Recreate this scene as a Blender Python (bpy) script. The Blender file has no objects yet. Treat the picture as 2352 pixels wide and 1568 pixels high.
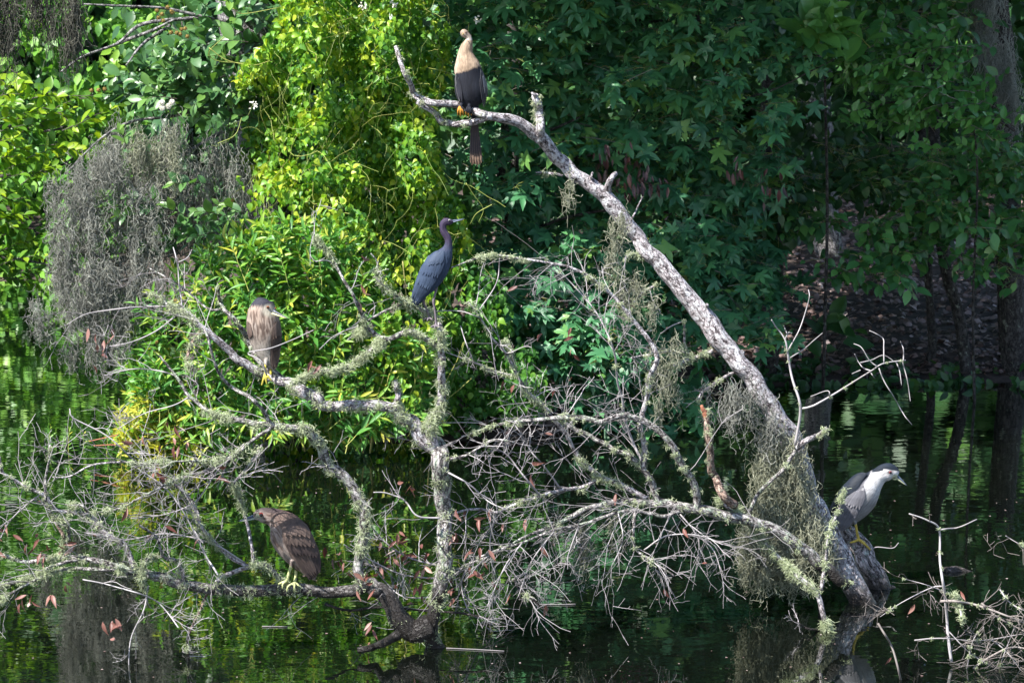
import bpy, math, random
import numpy as np
from mathutils import Vector, Matrix

# ------------------------------------------------------------------ camera, sky, sun, exposure
scene = bpy.context.scene
C = scene.collection
rng = np.random.default_rng(11)
random.seed(5)
CAM_H, PITCH, FPX = 4.0, math.radians(8.9), 5927.0       # focal length in units of a 2352-wide frame
cam_d = bpy.data.cameras.new('camera'); cam = bpy.data.objects.new('camera', cam_d); C.objects.link(cam)
cam.location = (0, 0, CAM_H); cam.rotation_euler = (math.pi / 2 - PITCH, 0, 0)
cam_d.sensor_width = 36.0; cam_d.lens = 36.0 * FPX / 2352.0
cam_d.clip_start = 0.1; cam_d.clip_end = 600
cam_d.dof.use_dof = True; cam_d.dof.focus_distance = 15.6; cam_d.dof.aperture_fstop = 9.0
scene.camera = cam

SUN_DIR = Vector((-0.50, -0.40, 0.77)).normalized()        # towards the sun: up, left, behind the camera
world = bpy.data.worlds.new('World'); scene.world = world; world.use_nodes = True
wn = world.node_tree.nodes; wl = world.node_tree.links
sky = wn.new('ShaderNodeTexSky'); sky.sky_type = 'NISHITA'; sky.sun_disc = False
sky.sun_elevation = math.asin(SUN_DIR.z)
sky.sun_rotation = math.atan2(SUN_DIR.x, SUN_DIR.y)
sky.air_density = 1.0; sky.dust_density = 0.6; sky.ozone_density = 1.2
wl.new(sky.outputs[0], wn['Background'].inputs[0]); wn['Background'].inputs[1].default_value = 0.105
sun_d = bpy.data.lights.new('sun', 'SUN'); sun = bpy.data.objects.new('sun', sun_d); C.objects.link(sun)
sun_d.energy = 5.0; sun_d.angle = math.radians(0.5); sun_d.color = (1.0, 0.97, 0.92)
sun.rotation_euler = SUN_DIR.to_track_quat('Z', 'Y').to_euler(); sun.location = (-10, -8, 20)
vs = scene.view_settings
vs.view_transform = 'Standard'; vs.look = 'None'; vs.gamma = 1.0; vs.exposure = 1.4; vs.use_curve_mapping = False
scene.render.engine = 'CYCLES'
cy = scene.cycles
cy.use_denoising = True; cy.max_bounces = 6; cy.diffuse_bounces = 3; cy.glossy_bounces = 3
cy.transmission_bounces = 4; cy.transparent_max_bounces = 6; cy.caustics_reflective = False; cy.caustics_refractive = False
cy.sample_clamp_indirect = 4.0; cy.use_adaptive_sampling = True; cy.adaptive_threshold = 0.02

# ------------------------------------------------------------------ small helpers
_cp, _sp = math.cos(PITCH), math.sin(PITCH)
def P(u, v, Y):
    """the point at distance Y along the view that stands at frame place (u, v)"""
    u = np.asarray(u, float); v = np.asarray(v, float); Y = np.asarray(Y, float)
    dx = (u - 1176) / FPX; dz = -(v - 784) / FPX
    dy = _cp + dz * _sp; dw = -_sp + dz * _cp
    t = Y / dy
    return np.stack([dx * t, Y + 0 * t, CAM_H + dw * t], -1)
def px(Y): return Y / FPX                                  # metres per frame unit at distance Y
def water_Y(u, v):
    dz = -(np.asarray(v, float) - 784) / FPX
    return -CAM_H / (-_sp + dz * _cp) * (_cp + dz * _sp)

def thing(name, loc, label, cat, group=None):
    o = bpy.data.objects.new(name, None); C.objects.link(o)
    o.empty_display_size = 0.1
    o.location = loc; o['label'] = label; o['category'] = cat
    if group: o['group'] = group
    return o

def make_mesh(name, V, T, attrs=None, mat=None):
    me = bpy.data.meshes.new(name)
    V = np.ascontiguousarray(V, np.float32); T = np.ascontiguousarray(T, np.int32)
    me.vertices.add(len(V)); me.vertices.foreach_set('co', V.ravel())
    me.loops.add(T.size); me.loops.foreach_set('vertex_index', T.ravel())
    me.polygons.add(len(T)); me.polygons.foreach_set('loop_start', np.arange(0, T.size, T.shape[1], dtype=np.int32))
    for k, a in (attrs or {}).items():
        a = np.ascontiguousarray(a, np.float32)
        if a.ndim == 1:
            at = me.attributes.new(k, 'FLOAT', 'POINT'); at.data.foreach_set('value', a)
        elif a.shape[1] == 3:
            at = me.attributes.new(k, 'FLOAT_VECTOR', 'POINT'); at.data.foreach_set('vector', a.ravel())
        else:
            at = me.attributes.new(k, 'FLOAT_COLOR', 'POINT'); at.data.foreach_set('color', a.ravel())
    me.update(calc_edges=True)
    if mat: me.materials.append(mat)
    return me

def mobj(name, V, T, mat, parent=None, attrs=None, kind=None):
    """one mesh object from world coordinates; under a parent it keeps them"""
    V = np.asarray(V, float)
    if parent is not None:
        r = parent
        while r.parent: r = r.parent
        V = V - np.array(r.location)
    o = bpy.data.objects.new(name, make_mesh(name, V, T, attrs, mat)); C.objects.link(o)
    if parent is not None: o.parent = parent
    if kind: o['kind'] = kind
    return o

def tag(o, label, cat, group=None):
    o['label'] = label; o['category'] = cat
    if group: o['group'] = group
    return o

class Acc:
    """collects triangles"""
    def __init__(s): s.V = []; s.T = []; s.A = {}; s.n = 0
    def add(s, V, T, **at):
        if len(V) == 0: return
        s.V.append(V); s.T.append(np.asarray(T) + s.n); s.n += len(V)
        for k, a in at.items(): s.A.setdefault(k, []).append(a)
    def build(s, name, mat, parent=None, kind=None):
        if not s.V: return None
        return mobj(name, np.concatenate(s.V), np.concatenate(s.T), mat, parent,
                    {k: np.concatenate(a) for k, a in s.A.items()}, kind)

def unit(a): return a / np.maximum(np.linalg.norm(a, axis=-1, keepdims=True), 1e-9)

def spline(pts, per=5):
    """Catmull-Rom through rows of pts (any number of columns)"""
    p = np.asarray(pts, float)
    if len(p) < 3:
        t = np.linspace(0, 1, per + 1)[:, None]
        return p[0] * (1 - t) + p[-1] * t
    q = np.vstack([2 * p[0] - p[1], p, 2 * p[-1] - p[-2]])
    out = []
    for i in range(len(p) - 1):
        a, b, c, d = q[i], q[i + 1], q[i + 2], q[i + 3]
        for t in np.linspace(0, 1, per, endpoint=False):
            out.append(.5 * ((2 * b) + (c - a) * t + (2 * a - 5 * b + 4 * c - d) * t * t + (3 * b - a - 3 * c + d) * t ** 3))
    out.append(p[-1])
    return np.array(out)

_lat = rng.random((64, 64, 64)).astype(np.float32)
def vnoise(p):
    """value noise 0..1 at rows of p"""
    p = np.asarray(p, float); i = np.floor(p).astype(int); f = p - i; f = f * f * (3 - 2 * f)
    r = 0
    for dx in (0, 1):
        for dy in (0, 1):
            for dz in (0, 1):
                w = (f[..., 0] if dx else 1 - f[..., 0]) * (f[..., 1] if dy else 1 - f[..., 1]) * (f[..., 2] if dz else 1 - f[..., 2])
                r = r + w * _lat[(i[..., 0] + dx) & 63, (i[..., 1] + dy) & 63, (i[..., 2] + dz) & 63]
    return r

def frames(p):
    """parallel-transported side vectors along a polyline"""
    t = unit(np.gradient(p, axis=0)); n = np.zeros_like(t)
    a = np.array([0, 1.0, 0]) if abs(t[0, 1]) < .9 else np.array([1.0, 0, 0])
    n[0] = unit(np.cross(t[0], a))
    for i in range(1, len(p)):
        v = n[i - 1] - t[i] * np.dot(n[i - 1], t[i]); n[i] = v / max(np.linalg.norm(v), 1e-9)
    return t, n, np.cross(t, n)

def tube(p, r, sides=12, rough=0.0, freq=20.0, caps=True):
    """one tube along polyline p with radii r; returns V, T and trunk-wise coordinates"""
    p = np.asarray(p, float); r = np.asarray(r, float); k = len(p)
    t, n, b = frames(p)
    a = np.linspace(0, 2 * np.pi, sides, endpoint=False)
    ca, sa = np.cos(a), np.sin(a)
    d = n[:, None, :] * ca[None, :, None] + b[:, None, :] * sa[None, :, None]
    rr = np.repeat(r[:, None], sides, 1)
    s = np.concatenate([[0], np.cumsum(np.linalg.norm(np.diff(p, axis=0), axis=1))])
    bk = np.stack([rr * ca, rr * sa, np.repeat(s[:, None], sides, 1)], -1)
    if rough > 0:
        q = bk * np.array([1, 1, .45]) * freq + p[0] * 3.7
        m = .55 * vnoise(q * .35 + 9) + .45 * vnoise(q)
        rr = rr * (1 + rough * (m * 2 - 1) * 1.4)
    V = (p[:, None, :] + d * rr[..., None]).reshape(-1, 3); bk = bk.reshape(-1, 3)
    i = np.arange(k - 1)[:, None] * sides; j = np.arange(sides)[None]; jn = (j + 1) % sides
    q0, q1, q2, q3 = i + j, i + jn, i + sides + jn, i + sides + j
    T = np.concatenate([np.stack([q0, q1, q2], -1).reshape(-1, 3), np.stack([q0, q2, q3], -1).reshape(-1, 3)])
    if caps:
        m = len(V); V = np.vstack([V, p[0] - t[0] * r[0] * .2, p[-1] + t[-1] * r[-1] * .35])
        bk = np.vstack([bk, [0, 0, 0], [0, 0, s[-1]]])
        j = np.arange(sides); jn = (j + 1) % sides; e = (k - 1) * sides
        T = np.concatenate([T, np.stack([jn, j, np.full(sides, m)], -1), np.stack([e + j, e + jn, np.full(sides, m + 1)], -1)])
    return V, T, bk

def thin_tubes(Pts, R, sides=3):
    """many thin tubes of the same length at once: Pts (N,k,3), R (N,k)"""
    Pts = np.asarray(Pts, float); N, k, _ = Pts.shape
    if N == 0: return np.zeros((0, 3)), np.zeros((0, 3), int), np.zeros(0)
    t = unit(np.gradient(Pts, axis=1))
    ref = np.where(np.abs(t[..., 1:2]) < .85, np.array([0, 1.0, 0]), np.array([1.0, 0, 0]))
    n = unit(np.cross(t, ref)); b = np.cross(t, n)
    a = np.linspace(0, 2 * np.pi, sides, endpoint=False)
    V = Pts[:, :, None, :] + (n[:, :, None, :] * np.cos(a)[None, None, :, None] + b[:, :, None, :] * np.sin(a)[None, None, :, None]) * np.asarray(R)[:, :, None, None]
    base = np.arange(N)[:, None, None] * (k * sides)
    i = np.arange(k - 1)[None, :, None] * sides; j = np.arange(sides)[None, None]; jn = (j + 1) % sides
    q0, q1, q2, q3 = base + i + j, base + i + jn, base + i + sides + jn, base + i + sides + j
    T = np.concatenate([np.stack([q0, q1, q2], -1).reshape(-1, 3), np.stack([q0, q2, q3], -1).reshape(-1, 3)])
    v = np.repeat(rng.random(N), k * sides)
    return V.reshape(-1, 3), T, v

def in_poly(u, v, poly):
    poly = np.asarray(poly, float); x0, y0 = poly[:, 0], poly[:, 1]
    x1, y1 = np.roll(x0, -1), np.roll(y0, -1)
    c = np.zeros(len(u), bool)
    for a, b, d, e in zip(x0, y0, x1, y1):
        if b == e: continue
        c ^= ((b > v) != (e > v)) & (u < (d - a) * (v - b) / (e - b) + a)
    return c

def sample_poly(poly, n, gap=0.0, scale=90.0, seed=0.0):
    """n places in a polygon, thinned to clumps by noise"""
    poly = np.asarray(poly, float); lo, hi = poly.min(0), poly.max(0)
    U = []; m = 0
    while m < n:
        q = rng.random((n * 3, 2)) * (hi - lo) + lo
        k = in_poly(q[:, 0], q[:, 1], poly)
        if gap > 0:
            w = vnoise(np.stack([q[:, 0] / scale, q[:, 1] / scale, np.full(len(q), seed)], -1))
            w = .6 * w + .4 * vnoise(np.stack([q[:, 0] / scale * 2.7, q[:, 1] / scale * 2.7, np.full(len(q), seed + 5)], -1))
            k &= rng.random(len(q)) < np.clip((w - gap * .6) / .25, 0.04, 1)
        U.append(q[k]); m += int(k.sum())
    return np.concatenate(U)[:n]

# ------------------------------------------------------------------ materials
def mat_new(name):
    m = bpy.data.materials.new(name); m.use_nodes = True
    nt = m.node_tree; return m, nt.nodes, nt.links, nt.nodes['Principled BSDF']
def ramp(nodes, stops):
    r = nodes.new('ShaderNodeValToRGB'); e = r.color_ramp.elements
    while len(e) < len(stops): e.new(.5)
    for x, (p, c) in zip(e, stops): x.position = p; x.color = (*c, 1)
    return r
def mathn(nodes, links, op, a, b):
    n = nodes.new('ShaderNodeMath'); n.operation = op
    for i, x in enumerate((a, b)):
        if isinstance(x, (int, float)): n.inputs[i].default_value = x
        else: links.new(x, n.inputs[i])
    return n.outputs[0]

def leaf_mat(name, stops, trans=0.35, rough=0.42, spec=0.45, glow=(1.25, 1.25, .55), mottle=12.0):
    """stops: colours across the leaf-to-leaf variation 'v'"""
    m, N, L, b = mat_new(name)
    at = N.new('ShaderNodeAttribute'); at.attribute_name = 'v'
    tc = N.new('ShaderNodeTexCoord'); nz = N.new('ShaderNodeTexNoise'); nz.inputs['Scale'].default_value = mottle
    L.new(tc.outputs['Object'], nz.inputs['Vector'])
    off = mathn(N, L, 'MULTIPLY_ADD', nz.outputs[0], .22); off.node.inputs[2].default_value = -.11
    vv = mathn(N, L, 'ADD', at.outputs['Fac'], off)
    r = ramp(N, stops); L.new(vv, r.inputs[0]); L.new(r.outputs[0], b.inputs['Base Color'])
    b.inputs['Roughness'].default_value = rough; b.inputs['Specular IOR Level'].default_value = spec
    tr = N.new('ShaderNodeBsdfTranslucent'); mul = N.new('ShaderNodeMix'); mul.data_type = 'RGBA'; mul.blend_type = 'MULTIPLY'
    mul.inputs[0].default_value = 1; L.new(r.outputs[0], mul.inputs[6]); mul.inputs[7].default_value = (*glow, 1)
    mul.clamp_result = False
    L.new(mul.outputs[2], tr.inputs[0])
    mx = N.new('ShaderNodeMixShader'); mx.inputs[0].default_value = trans
    L.new(b.outputs[0], mx.inputs[1]); L.new(tr.outputs[0], mx.inputs[2])
    L.new(mx.outputs[0], N['Material Output'].inputs[0])
    return m

def bark_mat(name, dark, mid, pale, lichen=(.42, .46, .36), lich=0.5, wet=0.25, scale=1.0, crack=1.0):
    """bark with cracks, crust lichen and a wet stain above the waterline"""
    m, N, L, b = mat_new(name)
    at = N.new('ShaderNodeAttribute'); at.attribute_name = 'bk'
    def mp(sx, sz):
        q = N.new('ShaderNodeMapping'); q.inputs['Scale'].default_value = (sx * scale, sx * scale, sz * scale)
        L.new(at.outputs['Vector'], q.inputs['Vector']); return q.outputs[0]
    n1 = N.new('ShaderNodeTexNoise'); n1.inputs['Scale'].default_value = 1; n1.inputs['Detail'].default_value = 5; n1.inputs['Roughness'].default_value = .62
    L.new(mp(58, 30), n1.inputs['Vector'])
    r1 = ramp(N, [(.38, dark), (.46, mid), (.57, pale)]); L.new(n1.outputs[0], r1.inputs[0])
    vo = N.new('ShaderNodeTexVoronoi'); vo.feature = 'DISTANCE_TO_EDGE'; vo.inputs['Scale'].default_value = 1
    nz = N.new('ShaderNodeTexNoise'); nz.inputs['Scale'].default_value = 30; L.new(at.outputs['Vector'], nz.inputs['Vector'])
    mxv = N.new('ShaderNodeMix'); mxv.data_type = 'VECTOR'; mxv.inputs[0].default_value = .0
    wv = N.new('ShaderNodeVectorMath'); wv.operation = 'MULTIPLY_ADD'; L.new(nz.outputs[1], wv.inputs[0]); wv.inputs[1].default_value = (2.2, 2.2, 2.2); L.new(mp(38, 24), wv.inputs[2])
    L.new(wv.outputs[0], mxv.inputs[4])
    L.new(mxv.outputs[1], vo.inputs['Vector'])
    rc = ramp(N, [(0.0, (.10, .08, .08)), (.09, (1, 1, 1))]); L.new(vo.outputs['Distance'], rc.inputs[0])
    mc = N.new('ShaderNodeMix'); mc.data_type = 'RGBA'; mc.blend_type = 'MULTIPLY'; mc.inputs[0].default_value = .75 * crack
    L.new(r1.outputs[0], mc.inputs[6]); L.new(rc.outputs[0], mc.inputs[7])
    n2 = N.new('ShaderNodeTexNoise'); n2.inputs['Scale'].default_value = 1; n2.inputs['Detail'].default_value = 6; n2.inputs['Roughness'].default_value = .7
    L.new(mp(30, 22), n2.inputs['Vector'])
    r2 = ramp(N, [(.60 - .16 * lich, (0, 0, 0)), (.66 - .16 * lich, (1, 1, 1))]); L.new(n2.outputs[0], r2.inputs[0])
    lm = mathn(N, L, 'MULTIPLY', r2.outputs[0], min(1, .35 + lich))
    ml = N.new('ShaderNodeMix'); ml.data_type = 'RGBA'; L.new(lm, ml.inputs[0])
    L.new(mc.outputs[2], ml.inputs[6]); ml.inputs[7].default_value = (*lichen, 1)
    # wet band over the water
    ge = N.new('ShaderNodeNewGeometry'); sx = N.new('ShaderNodeSeparateXYZ'); L.new(ge.outputs['Position'], sx.inputs[0])
    zz = mathn(N, L, 'MULTIPLY_ADD', n2.outputs[0], .25); zz.node.inputs[2].default_value = wet - .12
    d = mathn(N, L, 'SUBTRACT', sx.outputs[2], zz)
    wr = ramp(N, [(.0, (1, 1, 1)), (.14, (0, 0, 0))]); L.new(d, wr.inputs[0])
    mw = N.new('ShaderNodeMix'); mw.data_type = 'RGBA'; L.new(wr.outputs[0], mw.inputs[0])
    L.new(ml.outputs[2], mw.inputs[6]); mw.inputs[7].default_value = (.022, .018, .016, 1)
    L.new(mw.outputs[2], b.inputs['Base Color'])
    ro = mathn(N, L, 'MULTIPLY_ADD', wr.outputs[0], -.4); ro.node.inputs[2].default_value = .85
    L.new(ro, b.inputs['Roughness']); b.inputs['Specular IOR Level'].default_value = .3
    h = mathn(N, L, 'ADD', n1.outputs[0], rc.outputs[0])
    h2 = mathn(N, L, 'MULTIPLY_ADD', r2.outputs[0], .5); L.new(h, h2.node.inputs[2])
    bp = N.new('ShaderNodeBump'); bp.inputs['Strength'].default_value = 1.0; bp.inputs['Distance'].default_value = .009
    L.new(h2, bp.inputs['Height']); L.new(bp.outputs[0], b.inputs['Normal'])
    return m

def plain_mat(name, c1, c2, rough=.8, scale=30.0, spec=.3, attr=False, trans=0.0):
    m, N, L, b = mat_new(name)
    if attr:
        t = N.new('ShaderNodeAttribute'); t.attribute_name = 'v'; f = t.outputs['Fac']
    else:
        tc = N.new('ShaderNodeTexCoord'); t = N.new('ShaderNodeTexNoise'); t.inputs['Scale'].default_value = scale; t.inputs['Detail'].default_value = 4
        L.new(tc.outputs['Object'], t.inputs['Vector']); f = t.outputs[0]
    r = ramp(N, [(.25 if not attr else 0, c1), (.75 if not attr else 1, c2)]); L.new(f, r.inputs[0]); L.new(r.outputs[0], b.inputs['Base Color'])
    b.inputs['Roughness'].default_value = rough; b.inputs['Specular IOR Level'].default_value = spec
    if trans > 0:
        tr = N.new('ShaderNodeBsdfTranslucent'); L.new(r.outputs[0], tr.inputs[0])
        mx = N.new('ShaderNodeMixShader'); mx.inputs[0].default_value = trans
        L.new(b.outputs[0], mx.inputs[1]); L.new(tr.outputs[0], mx.inputs[2]); L.new(mx.outputs[0], N['Material Output'].inputs[0])
    return m

def plumage_mat(name, rough=.7, streak=.35):
    """feather colour from the bird's own markings ('col'), streaked along the feathers ('bk')"""
    m, N, L, b = mat_new(name)
    at = N.new('ShaderNodeAttribute'); at.attribute_name = 'col'
    bk = N.new('ShaderNodeAttribute'); bk.attribute_name = 'bk'
    mp = N.new('ShaderNodeMapping'); mp.inputs['Scale'].default_value = (150, 150, 26); L.new(bk.outputs['Vector'], mp.inputs['Vector'])
    nz = N.new('ShaderNodeTexNoise'); nz.inputs['Scale'].default_value = 1; nz.inputs['Detail'].default_value = 3; L.new(mp.outputs[0], nz.inputs['Vector'])
    r = ramp(N, [(.3, (1 - streak,) * 3), (.7, (1 + streak * .6,) * 3)]); L.new(nz.outputs[0], r.inputs[0])
    mx = N.new('ShaderNodeMix'); mx.data_type = 'RGBA'; mx.blend_type = 'MULTIPLY'; mx.inputs[0].default_value = 1
    L.new(at.outputs['Color'], mx.inputs[6]); L.new(r.outputs[0], mx.inputs[7]); L.new(mx.outputs[2], b.inputs['Base Color'])
    b.inputs['Roughness'].default_value = rough; b.inputs['Specular IOR Level'].default_value = .18
    bp = N.new('ShaderNodeBump'); bp.inputs['Strength'].default_value = .6; bp.inputs['Distance'].default_value = .004
    L.new(nz.outputs[0], bp.inputs['Height']); L.new(bp.outputs[0], b.inputs['Normal'])
    return m

M = {}
M['bark_pale'] = bark_mat('pale_lichen_bark', (.06, .048, .05), (.29, .25, .255), (.54, .49, .50), lichen=(.64, .62, .63), lich=.60, wet=.03, crack=1.0)
M['bark_grey'] = bark_mat('grey_bark', (.035, .030, .030), (.16, .14, .135), (.46, .43, .41), lichen=(.40, .45, .35), lich=.5, wet=.32)
M['bark_log'] = bark_mat('weathered_log_bark', (.05, .040, .038), (.20, .17, .165), (.46, .40, .39), lichen=(.36, .46, .40), lich=.22, wet=.0)
M['bark_bare'] = bark_mat('bare_brown_wood', (.06, .035, .025), (.20, .13, .10), (.36, .26, .21), lichen=(.42, .46, .34), lich=.28, wet=.12)
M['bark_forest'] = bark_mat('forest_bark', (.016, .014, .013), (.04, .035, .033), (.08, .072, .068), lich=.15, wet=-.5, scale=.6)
M['bark_moss'] = bark_mat('grey_trunk_bark', (.05, .045, .045), (.16, .15, .15), (.30, .28, .28), lich=.3, wet=-.5, scale=.6)
M['twig'] = plain_mat('dead_twig_bark', (.075, .066, .066), (.42, .39, .39), attr=True, rough=.75)
M['twig_brown'] = plain_mat('brown_twig_bark', (.07, .058, .052), (.27, .235, .215), attr=True)
M['twig_dark'] = plain_mat('dark_twig_bark', (.028, .022, .02), (.09, .07, .06), attr=True)
M['stem_green'] = plain_mat('green_stem', (.16, .22, .05), (.38, .38, .10), attr=True, rough=.5)
M['stem_yellow'] = plain_mat('yellow_stalk', (.32, .30, .09), (.42, .36, .14), rough=.5)
M['beard'] = plain_mat('beard_lichen', (.27, .33, .16), (.66, .71, .48), attr=True, rough=.9, trans=.25)
M['moss'] = plain_mat('hanging_moss', (.125, .13, .112), (.47, .47, .41), attr=True, rough=.9, trans=.3)
M['moss_green'] = plain_mat('green_hanging_moss', (.16, .175, .11), (.54, .54, .40), attr=True, rough=.9, trans=.3)
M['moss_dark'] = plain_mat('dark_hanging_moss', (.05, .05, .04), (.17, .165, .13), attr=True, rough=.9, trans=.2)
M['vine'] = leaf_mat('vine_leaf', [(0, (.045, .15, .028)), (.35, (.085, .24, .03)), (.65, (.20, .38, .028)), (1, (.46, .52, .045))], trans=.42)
M['willow'] = leaf_mat('narrow_leaf', [(0, (.045, .16, .035)), (.45, (.09, .26, .04)), (.75, (.20, .37, .045)), (1, (.50, .48, .07))], trans=.38)
M['button'] = leaf_mat('ovate_leaf', [(0, (.04, .11, .04)), (.5, (.075, .18, .055)), (1, (.16, .29, .05))], trans=.34, rough=.36)
M['bright'] = leaf_mat('sunlit_leaf', [(0, (.05, .14, .022)), (.5, (.12, .27, .022)), (1, (.32, .44, .02))], trans=.45, rough=.38)
M['gum'] = leaf_mat('star_leaf', [(0, (.028, .108, .050)), (.45, (.052, .180, .074)), (.85, (.08, .24, .088)), (1, (.15, .30, .06))], trans=.25, rough=.45, spec=.5, glow=(1.0, 1.3, .6))
M['sapling'] = leaf_mat('oval_leaf', [(0, (.040, .125, .042)), (.5, (.07, .215, .058)), (1, (.13, .31, .07))], trans=.32, rough=.36)
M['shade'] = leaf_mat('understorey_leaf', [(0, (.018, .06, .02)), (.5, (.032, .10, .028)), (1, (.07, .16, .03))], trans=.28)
M['far'] = leaf_mat('far_leaf', [(0, (.05, .15, .03)), (.5, (.12, .30, .04)), (1, (.24, .42, .05))], trans=.35)
M['redleaf'] = leaf_mat('dead_red_leaf', [(0, (.085, .026, .020)), (.5, (.17, .066, .05)), (.85, (.27, .14, .11)), (1, (.50, .42, .38))], trans=.2, glow=(1.2, .9, .7), rough=.5)
M['darkleaf'] = leaf_mat('shrivelled_leaf', [(0, (.03, .018, .018)), (.5, (.09, .035, .035)), (1, (.20, .075, .065))], trans=.1, glow=(1.2, .8, .8))
M['litter'] = leaf_mat('leaf_litter', [(0, (.06, .035, .03)), (.4, (.15, .098, .088)), (.8, (.27, .19, .175)), (1, (.45, .37, .35))], trans=.08, glow=(1, .9, .8), rough=.5)
M['flower'] = plain_mat('cream_flower', (.75, .72, .60), (.85, .83, .74))
M['seed'] = plain_mat('brown_seed_head', (.16, .11, .03), (.30, .21, .06), scale=200)
M['wood_tip'] = plain_mat('broken_wood', (.20, .07, .04), (.36, .15, .09), scale=60)

# ------------------------------------------------------------------ water, ground, sky-side setting
def build_water():
    m, N, L, b = mat_new('pond_water')
    b.inputs['Base Color'].default_value = (.0025, .0035, .0025, 1); b.inputs['Roughness'].default_value = .008
    b.inputs['IOR'].default_value = 1.42; b.inputs['Specular IOR Level'].default_value = .75
    tc = N.new('ShaderNodeTexCoord')
    def nz(scale, sx, sy, det):
        mp = N.new('ShaderNodeMapping'); mp.inputs['Scale'].default_value = (sx, sy, 1); L.new(tc.outputs['Object'], mp.inputs['Vector'])
        n = N.new('ShaderNodeTexNoise'); n.inputs['Scale'].default_value = scale; n.inputs['Detail'].default_value = det
        n.inputs['Distortion'].default_value = .4
        L.new(mp.outputs[0], n.inputs['Vector']); return n.outputs[0]
    a = nz(2.4, .8, 1.5, 2); c = nz(11, .7, 1.3, 2)
    h = mathn(N, L, 'MULTIPLY_ADD', c, .16); L.new(a, h.node.inputs[2])
    bp = N.new('ShaderNodeBump'); bp.inputs['Strength'].default_value = .09; bp.inputs['Distance'].default_value = .02
    L.new(h, bp.inputs['Height']); L.new(bp.outputs[0], b.inputs['Normal'])
    b.inputs['Specular IOR Level'].default_value = 0.0; b.inputs['Roughness'].default_value = .6
    gl = N.new('ShaderNodeBsdfGlossy'); gl.inputs['Roughness'].default_value = .006; L.new(bp.outputs[0], gl.inputs['Normal']); gl.inputs['Color'].default_value = (.95, .97, .93, 1)
    fr = N.new('ShaderNodeFresnel'); fr.inputs['IOR'].default_value = 1.36
    fa = mathn(N, L, 'MULTIPLY', fr.outputs[0], 1.9); fa.node.use_clamp = True
    mx = N.new('ShaderNodeMixShader'); L.new(fa, mx.inputs[0]); L.new(b.outputs[0], mx.inputs[1]); L.new(gl.outputs[0], mx.inputs[2])
    L.new(mx.outputs[0], N['Material Output'].inputs[0])
    xs = np.array([-60, 60]); ys = np.array([4, 60])
    V = np.array([(-60, 3, 0), (60, 3, 0), (60, 70, 0), (-60, 70, 0)], float)
    o = mobj('pond_water', V, np.array([[0, 1, 2, 3]]), m); o['kind'] = 'structure'
    tag(o, 'dark still pond water mirroring the foliage', 'water'); del o['category']
build_water()

def shore(x):
    """distance of the waterline across the frame"""
    return np.interp(x, [-40, -5.2, -4.2, -3.4, -3.0, -2.4, -1.2, 0.2, 0.8, 1.6, 2.4, 5, 40],
                        [31, 30.2, 29.6, 27.5, 22.0, 20.7, 20.35, 20.5, 21.3, 22.6, 23.0, 23.3, 26])
def ground_z(x, y):
    d = y - shore(x)
    n = vnoise(np.stack([x * .9 + 50, y * .9, 0 * x], -1)) * .14 + vnoise(np.stack([x * 3 + 9, y * 3, 0 * x + 4], -1)) * .05
    return np.where(d > 0, .02 + .055 * np.minimum(d, 9) + .02 * np.maximum(d - 9, 0) + n * np.clip(d * 1.2, 0, 1), np.maximum(d * .35, -.9))
def build_ground():
    xs = np.concatenate([np.linspace(-70, -10, 14)[:-1], np.linspace(-10, 10, 90), np.linspace(10, 70, 14)[1:]])
    ys = np.concatenate([np.linspace(1, 18, 12)[:-1], np.linspace(18, 36, 90), np.linspace(36, 140, 24)[1:]])
    X, Y = np.meshgrid(xs, ys); Z = ground_z(X.ravel(), Y.ravel())
    V = np.stack([X.ravel(), Y.ravel(), Z], -1); w = len(xs)
    i = (np.arange(len(ys) - 1)[:, None] * w + np.arange(w - 1)[None]).ravel()
    T = np.stack([i, i + 1, i + w + 1, i + w], -1)
    m, N, L, b = mat_new('forest_soil')
    tc = N.new('ShaderNodeTexCoord'); n = N.new('ShaderNodeTexNoise'); n.inputs['Scale'].default_value = 9; n.inputs['Detail'].default_value = 6
    L.new(tc.outputs['Object'], n.inputs['Vector'])
    r = ramp(N, [(.35, (.018, .013, .011)), (.55, (.05, .034, .028)), (.7, (.10, .07, .055))]); L.new(n.outputs[0], r.inputs[0])
    L.new(r.outputs[0], b.inputs['Base Color']); b.inputs['Roughness'].default_value = .9
    bp = N.new('ShaderNodeBump'); bp.inputs['Distance'].default_value = .03; L.new(n.outputs[0], bp.inputs['Height']); L.new(bp.outputs[0], b.inputs['Normal'])
    o = mobj('ground', V, T, m); o['kind'] = 'structure'; o['label'] = 'dark bank and forest floor beyond the pond'
build_ground()

# ------------------------------------------------------------------ leaf shapes
def blade(widths, arch=.15, fold=.25, back=0.0, twist=0.0, side=0.0):
    """leaf of unit length along +y, normal +z; widths = half-width at even stations"""
    k = len(widths); t = np.linspace(0, 1, k); w = np.asarray(widths, float)
    mid = np.stack([side * t * t, t, -arch * t * t], -1)
    V = []
    for i in range(k):
        c, s = math.cos(twist * t[i]), math.sin(twist * t[i])
        lift = fold * w[i]; yb = -back * w[i] * max(0, 1 - t[i] * 4)
        V += [mid[i] + [-w[i] * c, yb, lift - w[i] * s], mid[i], mid[i] + [w[i] * c, yb, lift + w[i] * s]]
    T = []
    for i in range(k - 1):
        a = i * 3
        T += [(a, a + 1, a + 4), (a + 1, a + 2, a + 5)] if w[i + 1] < 1e-6 else \
             [(a, a + 1, a + 4), (a, a + 4, a + 3), (a + 1, a + 2, a + 5), (a + 1, a + 5, a + 4)]
    return np.array(V), np.array(T)
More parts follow.
